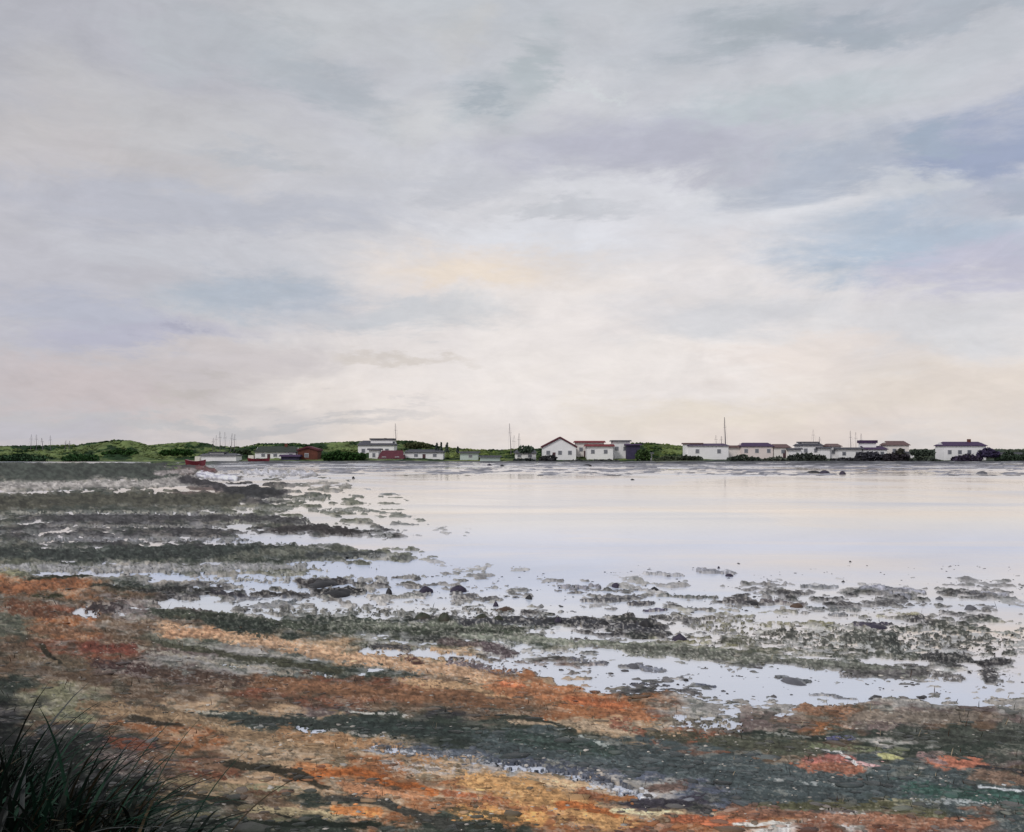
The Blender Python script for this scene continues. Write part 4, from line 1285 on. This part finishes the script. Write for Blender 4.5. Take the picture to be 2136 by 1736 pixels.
for a in [
    (30.5, 434.4, 446, 1, 'leftmost mast of the group at the far left of the bank', .09),
    (36.4, 434.6, 446, 0, 'second mast from the left end of the bank', .09),
    (42.8, 438, 446, -1, 'short stout mast, third from the left end of the bank', .14),
    (50.4, 435.6, 446, 0, 'fourth mast from the left end of the bank', .09),
    (64.6, 440.4, 446, 1.5, 'short leaning mast left of the green mound', .11),
    (68.6, 440.8, 446, 1.2, 'short leaning mast nearest the green mound', .11),
    (212.5, 438, 447, 1, 'shortest left mast of the six in the dip between green mounds', .11),
    (215.5, 435, 447, 1, 'thin leaning mast, second of six in the dip between mounds', .07),
    (220, 431.5, 448, 0, 'tallest left mast of the six in the dip between mounds', .11),
    (225, 432, 448, 0, 'fourth mast of six in the dip between mounds', .07),
    (230.5, 433.4, 448, 1.8, 'fifth mast of six, leaning right, in the dip between mounds', .1),
    (234, 434.2, 448, 1, 'rightmost mast of the six in the dip between mounds', .09),
    (396, 423.5, 442, -.6, 'lone tall grey mast right of the hilltop house', .12),
    (511, 423.5, 451, -1.5, 'tall thin mast, leftmost of the three beside the round bush', .12),
    (513.6, 435.5, 451, .6, 'faint short mast between two taller ones beside the bush', .06),
    (518.4, 433.3, 451, .8, 'second tallest mast, right one of three beside the bush', .12),
    (716, 435.2, 445, 0, 'short thin mast left of the tallest mast', .08),
    (721.2, 436, 445, .3, 'short mast close left of the tallest mast', .12),
    (725.4, 417.2, 447, -.8, 'tallest mast of all, over the wide white house', .2),
    (813.2, 429.6, 444, 0, 'thin faint mast above the double grey roof', .06),
    (819.4, 436.8, 444, .3, 'short dark mast above the double grey roof', .1),
    (850.8, 430.8, 449, -.4, 'left one of the three faint masts at the right', .12),
    (855.8, 432, 449, 0, 'middle thin one of the three faint masts at the right', .07),
    (861, 433.6, 452, .2, 'right one of the three faint masts at the right', .13),
]:
    mast(*a)

# ------------------------------------------------------------------ trees and shrubs on the bank
m_leaf = {k: mat_attr('leaf_' + k, rough=.85, spec=.1, nscale=3, amt=.3, bump=0) for k in ('a',)}
m_trunk = mat_plain('trunk_bark', (.06, .045, .035), nscale=3, amt=.3)


def foliage(name, parent, blobs, n, leaf, c, kind=None):
    """leaf clumps spread through a few overlapping volumes"""
    V = np.zeros((n * 4, 3))
    Cc = np.zeros((n * 4, 3))
    for k in range(n):
        bx_, by_, bz_, rx, ry, rz = blobs[random.randrange(len(blobs))]
        while True:
            d = np.array([random.uniform(-1, 1) for _ in range(3)])
            r2 = (d ** 2).sum()
            if .25 < r2 < 1:
                break
        p = np.array([bx_ + d[0] * rx, by_ + d[1] * ry, max(bz_ + d[2] * rz, .05)])
        a_ = np.array([random.gauss(0, 1) for _ in range(3)])
        a_ /= np.linalg.norm(a_)
        b_ = np.cross(a_, [random.gauss(0, 1) for _ in range(3)])
        b_ /= np.linalg.norm(b_) + 1e-6
        s = leaf * random.uniform(.6, 1.4)
        V[k * 4] = p - a_ * s
        V[k * 4 + 1] = p - b_ * s * .6
        V[k * 4 + 2] = p + a_ * s
        V[k * 4 + 3] = p + b_ * s * .6
        Cc[k * 4:k * 4 + 4] = np.array(c) * random.uniform(.5, 1.5)
    Fc = np.arange(n * 4).reshape(n, 4)
    return new_mesh(name, V, Fc, m_leaf['a'], parent, colors=np.clip(Cc, .003, .6))


def shrub(px, py, w, h, c, label, Y=236.0, cat='shrub', grp='shrubs along the far bank', name='shrub'):
    m = Y / F
    X = (px - 512) * m
    z0 = EYE + (HY - py) * m
    e = empty(name, (X, Y, z0), label, cat, grp)
    W_, H_ = w / 2 * m, h * m
    k = max(2, int(w / 7))
    blobs = []
    for q in range(k):
        u = (q + .5) / k * 2 - 1
        hh = H_ * (1 - .35 * u * u) * random.uniform(.75, 1.05)
        blobs.append((u * W_ * .8, random.uniform(-.4, .4), hh * .45, W_ / k * 1.5, 1.4, hh * .55))
    foliage('crown', e, blobs, int(40 + w * h * 3.0), .38, c)
    V, Fc = [], []
    for q in range(k):
        x = (((q + .5) / k) * 2 - 1) * W_ * .7
        kk = len(V)
        V += [(x - .09, -.09, -.4), (x + .09, -.09, -.4), (x + .09, .09, -.4), (x - .09, .09, -.4), (x + .2, 0, H_ * .6)]
        Fc += [(kk, kk + 1, kk + 4), (kk + 1, kk + 2, kk + 4), (kk + 2, kk + 3, kk + 4), (kk + 3, kk, kk + 4)]
    new_mesh('stems', V, Fc, m_trunk, e)
    return e


DG, GG, SG, PG = (.04, .075, .03), (.07, .10, .04), (.055, .07, .055), (.05, .04, .085)
for a in [
    (344, 460, 50, 11, (.03, .07, .02), 'wide dark green shrubbery between the brown barn and the white tower'),
    (526, 452.5, 14, 7.5, (.06, .085, .06), 'round grey green bush beside the three centre masts'),
    (524, 462.5, 20, 5, (.05, .06, .06), 'low dark bush at the waterline under the small white house'),
    (548, 463.5, 16, 9, (.045, .045, .05), 'ragged dark bush below the maroon gabled house'),
    (575, 464, 30, 5, (.07, .075, .07), 'low grey bush strip right of the ragged dark bush'),
    (606, 464, 30, 5.5, (.085, .09, .09), 'low grey bush strip under the red roofed houses'),
    (643, 461, 14, 14, (.05, .085, .03), 'tall green bush against the dark purple shed'),
    (672, 463, 40, 8, (.07, .085, .055), 'olive green shrubs at the foot of the green mound'),
    (692, 462, 22, 8, (.05, .065, .045), 'dark green shrub touching the wide white house'),
    (744, 462, 36, 8, SG, 'green shrub row under the pinkish house'),
    (776, 462.5, 28, 6, (.09, .10, .08), 'thin pale green shrub under the small cream house'),
    (807, 462.5, 44, 10, (.05, .06, .05), 'biggest dark shrub row under the double grey roof'),
    (846, 463, 34, 7, (.055, .055, .065), 'low purple grey shrub in front of the three faint masts'),
    (868, 462, 24, 12, (.05, .05, .065), 'tall dark shrub in front of the purple brown roofed house'),
    (894, 462, 36, 12, (.045, .04, .05), 'dark mauve shrub right of the purple brown roofed house'),
    (900, 459, 8, 12, (.05, .05, .04), 'narrow upright dark bush in front of the cream house'),
    (923, 455.5, 25, 6.5, (.05, .065, .05), 'smooth dome shaped green bush right of the cream house'),
    (920, 463, 44, 6, (.07, .085, .07), 'long low grey green shrub under the dome shaped bush'),
    (966, 462, 32, 9, (.05, .04, .07), 'purple shrub in front of the long purple roof'),
    (988, 457, 23, 9.5, PG, 'dark purple tree at the right corner of the far right house'),
    (1012, 463, 34, 12, (.04, .06, .04), 'dense dark green shrub at the right edge of the bank'),
    (1050, 463, 50, 13, (.04, .06, .04), 'dark shrub beyond the right edge of the bank'),
    (242, 456, 16, 8, (.05, .07, .04), 'grey green bush between the boathouse and the long cottage'),
    (20, 462, 60, 9, (.035, .07, .035), 'dark green shrub row at the left end of the bank'),
    (80, 461, 40, 8, (.03, .075, .025), 'dark green shrubs below the left green mound'),
    (120, 456, 40, 7, (.03, .07, .02), 'dark green thicket on the face of the left green mound'),
    (176, 455, 36, 7, (.03, .075, .02), 'dark green thicket on the face of the second green mound'),
    (418, 448, 30, 6, (.075, .085, .04), 'olive bushes on the crest right of the lone tall mast'),
]:
    px_, py_, w_, h_, c_, lab_ = a
    Yh = 236.0
    if py_ < 458 and px_ < 440:
        Yh = 252.0
    shrub(px_, py_, w_, h_, c_, lab_, Y=Yh)


def conifer(px, top, base, wpx, c, label, Y=244.0):
    m = Y / F
    X = (px - 512) * m
    z0 = EYE + (HY - base) * m
    e = empty('conifer', (X, Y, z0), label, 'tree', 'small pointed trees on the far bank')
    h = (base - top) * m
    blobs = []
    for k in range(6):
        u = k / 6
        r = wpx / 2 * m * (1 - u * .85)
        blobs.append((random.uniform(-.05, .05), 0, h * (.1 + u * .85), r, r, h * .12))
    foliage('crown', e, blobs, 170, .26, c)
    V = [(math.cos(q * 1.0472) * .12, math.sin(q * 1.0472) * .12, -.5) for q in range(6)] + [(0, 0, h * .9)]
    new_mesh('trunk', V, [(q, (q + 1) % 6, 6) for q in range(6)], m_trunk, e)
    return e


conifer(436.8, 442.2, 452, 4.2, (.075, .10, .09), 'first pointed tree from the left of the four right of the bright white house')
conifer(441.1, 441.6, 452, 3.8, (.065, .09, .08), 'second pointed tree, tallest and thinnest of the four')
conifer(446.9, 442, 452.5, 5.2, (.075, .10, .09), 'third pointed tree, broadest of the four')
conifer(457.8, 446, 453, 3.4, (.075, .095, .085), 'short pointed tree standing apart to the right')
conifer(942, 448.8, 459.5, 6, (.05, .06, .06), 'dark cone shaped tree left of the far right house')

# grass and scrub covering the hills as one mass
ns = 7000
gx = rng.uniform(-200, 1200, ns)
gy = rng.uniform(246, 280, ns)
gz = bank_z(gx, gy) + .1
jj = np.clip(np.searchsorted(bx, gx), 0, nxb - 1)
iy_ = np.clip(np.searchsorted(by, gy), 0, nyb - 1)
gc = np.clip(bl_[iy_, jj], .003, .6) * rng.uniform(.5, 1.3, (ns, 1))
gw = rng.uniform(.2, .7, ns)
gh = rng.uniform(.12, .42, ns)
vv = IV[None] * (1 + rng.uniform(-.35, .35, (ns, 12, 1)))
GX = ((gx - 512) / F * gy)[:, None] + vv[..., 0] * gw[:, None]
GY = gy[:, None] + vv[..., 1] * gw[:, None]
GZ = np.maximum(gz, .1)[:, None] + vv[..., 2] * gh[:, None]
V = np.stack([GX, GY, GZ], -1).reshape(-1, 3)
Fa = (IF[None] + (np.arange(ns) * 12)[:, None, None]).reshape(-1, 3)
sc_o = new_mesh('hill_scrub', V, Fa, m_bank, colors=np.repeat(gc, 12, axis=0))
tag(sc_o, 'low green scrub covering the hills of the far bank', 'scrub', kind='stuff')

# ------------------------------------------------------------------ dark grass in the near left corner
m_blade = [mat_plain('blade_black', (.012, .018, .014), rough=.7, spec=.15, nscale=8, amt=.4, bump=0),
           mat_plain('blade_green', (.014, .045, .028), rough=.7, spec=.15, nscale=8, amt=.4, bump=0),
           mat_plain('blade_brown', (.06, .045, .025), rough=.7, spec=.15, nscale=8, amt=.4, bump=0),
           mat_plain('blade_grey', (.06, .065, .065), rough=.7, spec=.15, nscale=8, amt=.3, bump=0)]


def blade_mesh(L, bend, w, az_, lean0, seg=8):
    """a tapering, folded leaf that arches over"""
    V, Fc = [], []
    x = y = z = 0.0
    th = lean0
    ds = L / seg
    ca_, sa_ = math.cos(az_), math.sin(az_)
    for k in range(seg + 1):
        u = k / seg
        ww = w * (1 - u) ** .7 * (0.55 + .45 * min(1, u * 4)) + .0008
        V += [(x * ca_ + ww * sa_, x * sa_ - ww * ca_, z), (x * ca_, x * sa_, z - ww * .45), (x * ca_ - ww * sa_, x * sa_ + ww * ca_, z)]
        x += math.sin(th) * ds
        z += math.cos(th) * ds
        th += bend / seg * (0.4 + 1.2 * u)
    for k in range(seg):
        q = k * 3
        Fc += [(q, q + 1, q + 4, q + 3), (q + 1, q + 2, q + 5, q + 4)]
    return V, Fc


def grass_clump(px, py, n, L, label, spread=.25, dirs=(0, .9), bend=(.6, 1.7), lean=(.05, 1.0), w=.021):
    X, Y, _ = at(px, py)
    e = empty('grass_clump', (X, Y, 0.02), label, 'grass clump', 'dark grass clumps at the near left')
    for k in range(n):
        l_ = L * random.uniform(.55, 1.08)
        azd = random.gauss(*dirs)
        V, Fc = blade_mesh(l_, random.uniform(*bend), w * random.uniform(.6, 1.5), azd, random.uniform(*lean))
        ox, oy = random.gauss(0, spread), random.gauss(0, spread * .6)
        V = [(a_ + ox, b_ + oy, c_) for a_, b_, c_ in V]
        new_mesh('blade', V, Fc, m_blade[random.choices((0, 1, 2, 3), (5, 5, 1.6, 1.4))[0]], e, smooth=True)
    return e


grass_clump(0, 872, 70, 1.45, 'tallest black grass clump in the lower left corner')
grass_clump(50, 884, 70, 1.3, 'thick black green grass clump right of the tallest one')
grass_clump(104, 896, 60, 1.05, 'lower arching dark clump right of the thick black green one', bend=(.8, 1.8))
grass_clump(70, 872, 45, 1.15, 'wide fanning clump of green black blades in the middle of the corner grass', lean=(.3, 1.15), bend=(.5, 1.5))
grass_clump(-30, 835, 45, 1.25, 'dark clump at the left edge behind the tallest one', dirs=(0, .6))
grass_clump(142, 890, 22, .5, 'small sparse clump at the right end of the corner grass', bend=(.8, 1.8))
# single thick leaf reaching to the right
X, Y, _ = at(88, 862)
e = empty('leaning_leaf', (X, Y, 0.02), 'single thick dark leaf leaning right out of the corner grass', 'leaf')
for k, (l_, ln_, w_) in enumerate(((.92, .66, .018), (.7, .85, .012), (.55, .5, .01))):
    V, Fc = blade_mesh(l_, .35, w_, .12 * k, ln_)
    new_mesh('blade', [(a_ + k * .03, b_, c_) for a_, b_, c_ in V], Fc, m_blade[0], e, smooth=True)

# undergrowth: short dark grass nobody could count
VV, FF, CC = [], [], []
for k in range(6500):
    px_ = random.triangular(-140, 190, 10)
    py_ = random.uniform(765, 1050)
    if px_ > 20 and py_ < 765 + (px_ - 20) * .6:
        continue
    X, Y, _ = at(px_, py_)
    l_ = random.uniform(.08, .3)
    V, Fc = blade_mesh(l_, random.uniform(.4, 1.6), .006 * random.uniform(.6, 1.4), random.gauss(0, 1.2), random.uniform(0, .7), seg=3)
    q = len(VV)
    VV += [(a_ + X, b_ + Y, c_ + .03) for a_, b_, c_ in V]
    FF += [tuple(i_ + q for i_ in f) for f in Fc]
    cc = random.choice(((.006, .009, .007), (.008, .02, .014), (.012, .010, .008)))
    CC += [cc] * len(V)
ug = new_mesh('undergrowth', VV, FF, m_leaf['a'], colors=np.array(CC))
tag(ug, 'dark undergrowth of short grass filling the lower left corner', 'grass', kind='stuff')

# sparse stalks over the beach
VV, FF, CC = [], [], []
for k in range(1500):
    px_ = random.uniform(-60, 1080)
    py_ = random.uniform(600, 830)
    j = min(int((px_ - X0) / DX), nx - 1)
    i = int(np.searchsorted(pys, py_))
    if dry[i, j] < .05 or n_dab[i, j] < .45:
        continue
    X, Y, _ = at(px_, py_)
    l_ = random.uniform(3, 9) * Y / F
    V, Fc = blade_mesh(l_, random.uniform(-.6, 1.2), .5 * Y / F, random.choice((0, 3.14)) + random.gauss(0, .4), random.uniform(0, .6), seg=3)
    q = len(VV)
    zz = float(Z[i, j])
    VV += [(a_ + X, b_ + Y, c_ + zz) for a_, b_, c_ in V]
    FF += [tuple(i_ + q for i_ in f) for f in Fc]
    cc = random.choice(((.02, .024, .014), (.05, .025, .015), (.03, .03, .028), (.3, .25, .18)))
    CC += [cc] * len(V)
st = new_mesh('beach_grass', VV, FF, m_leaf['a'], colors=np.array(CC))
tag(st, 'sparse short stalks growing through the beach', 'grass', kind='stuff')
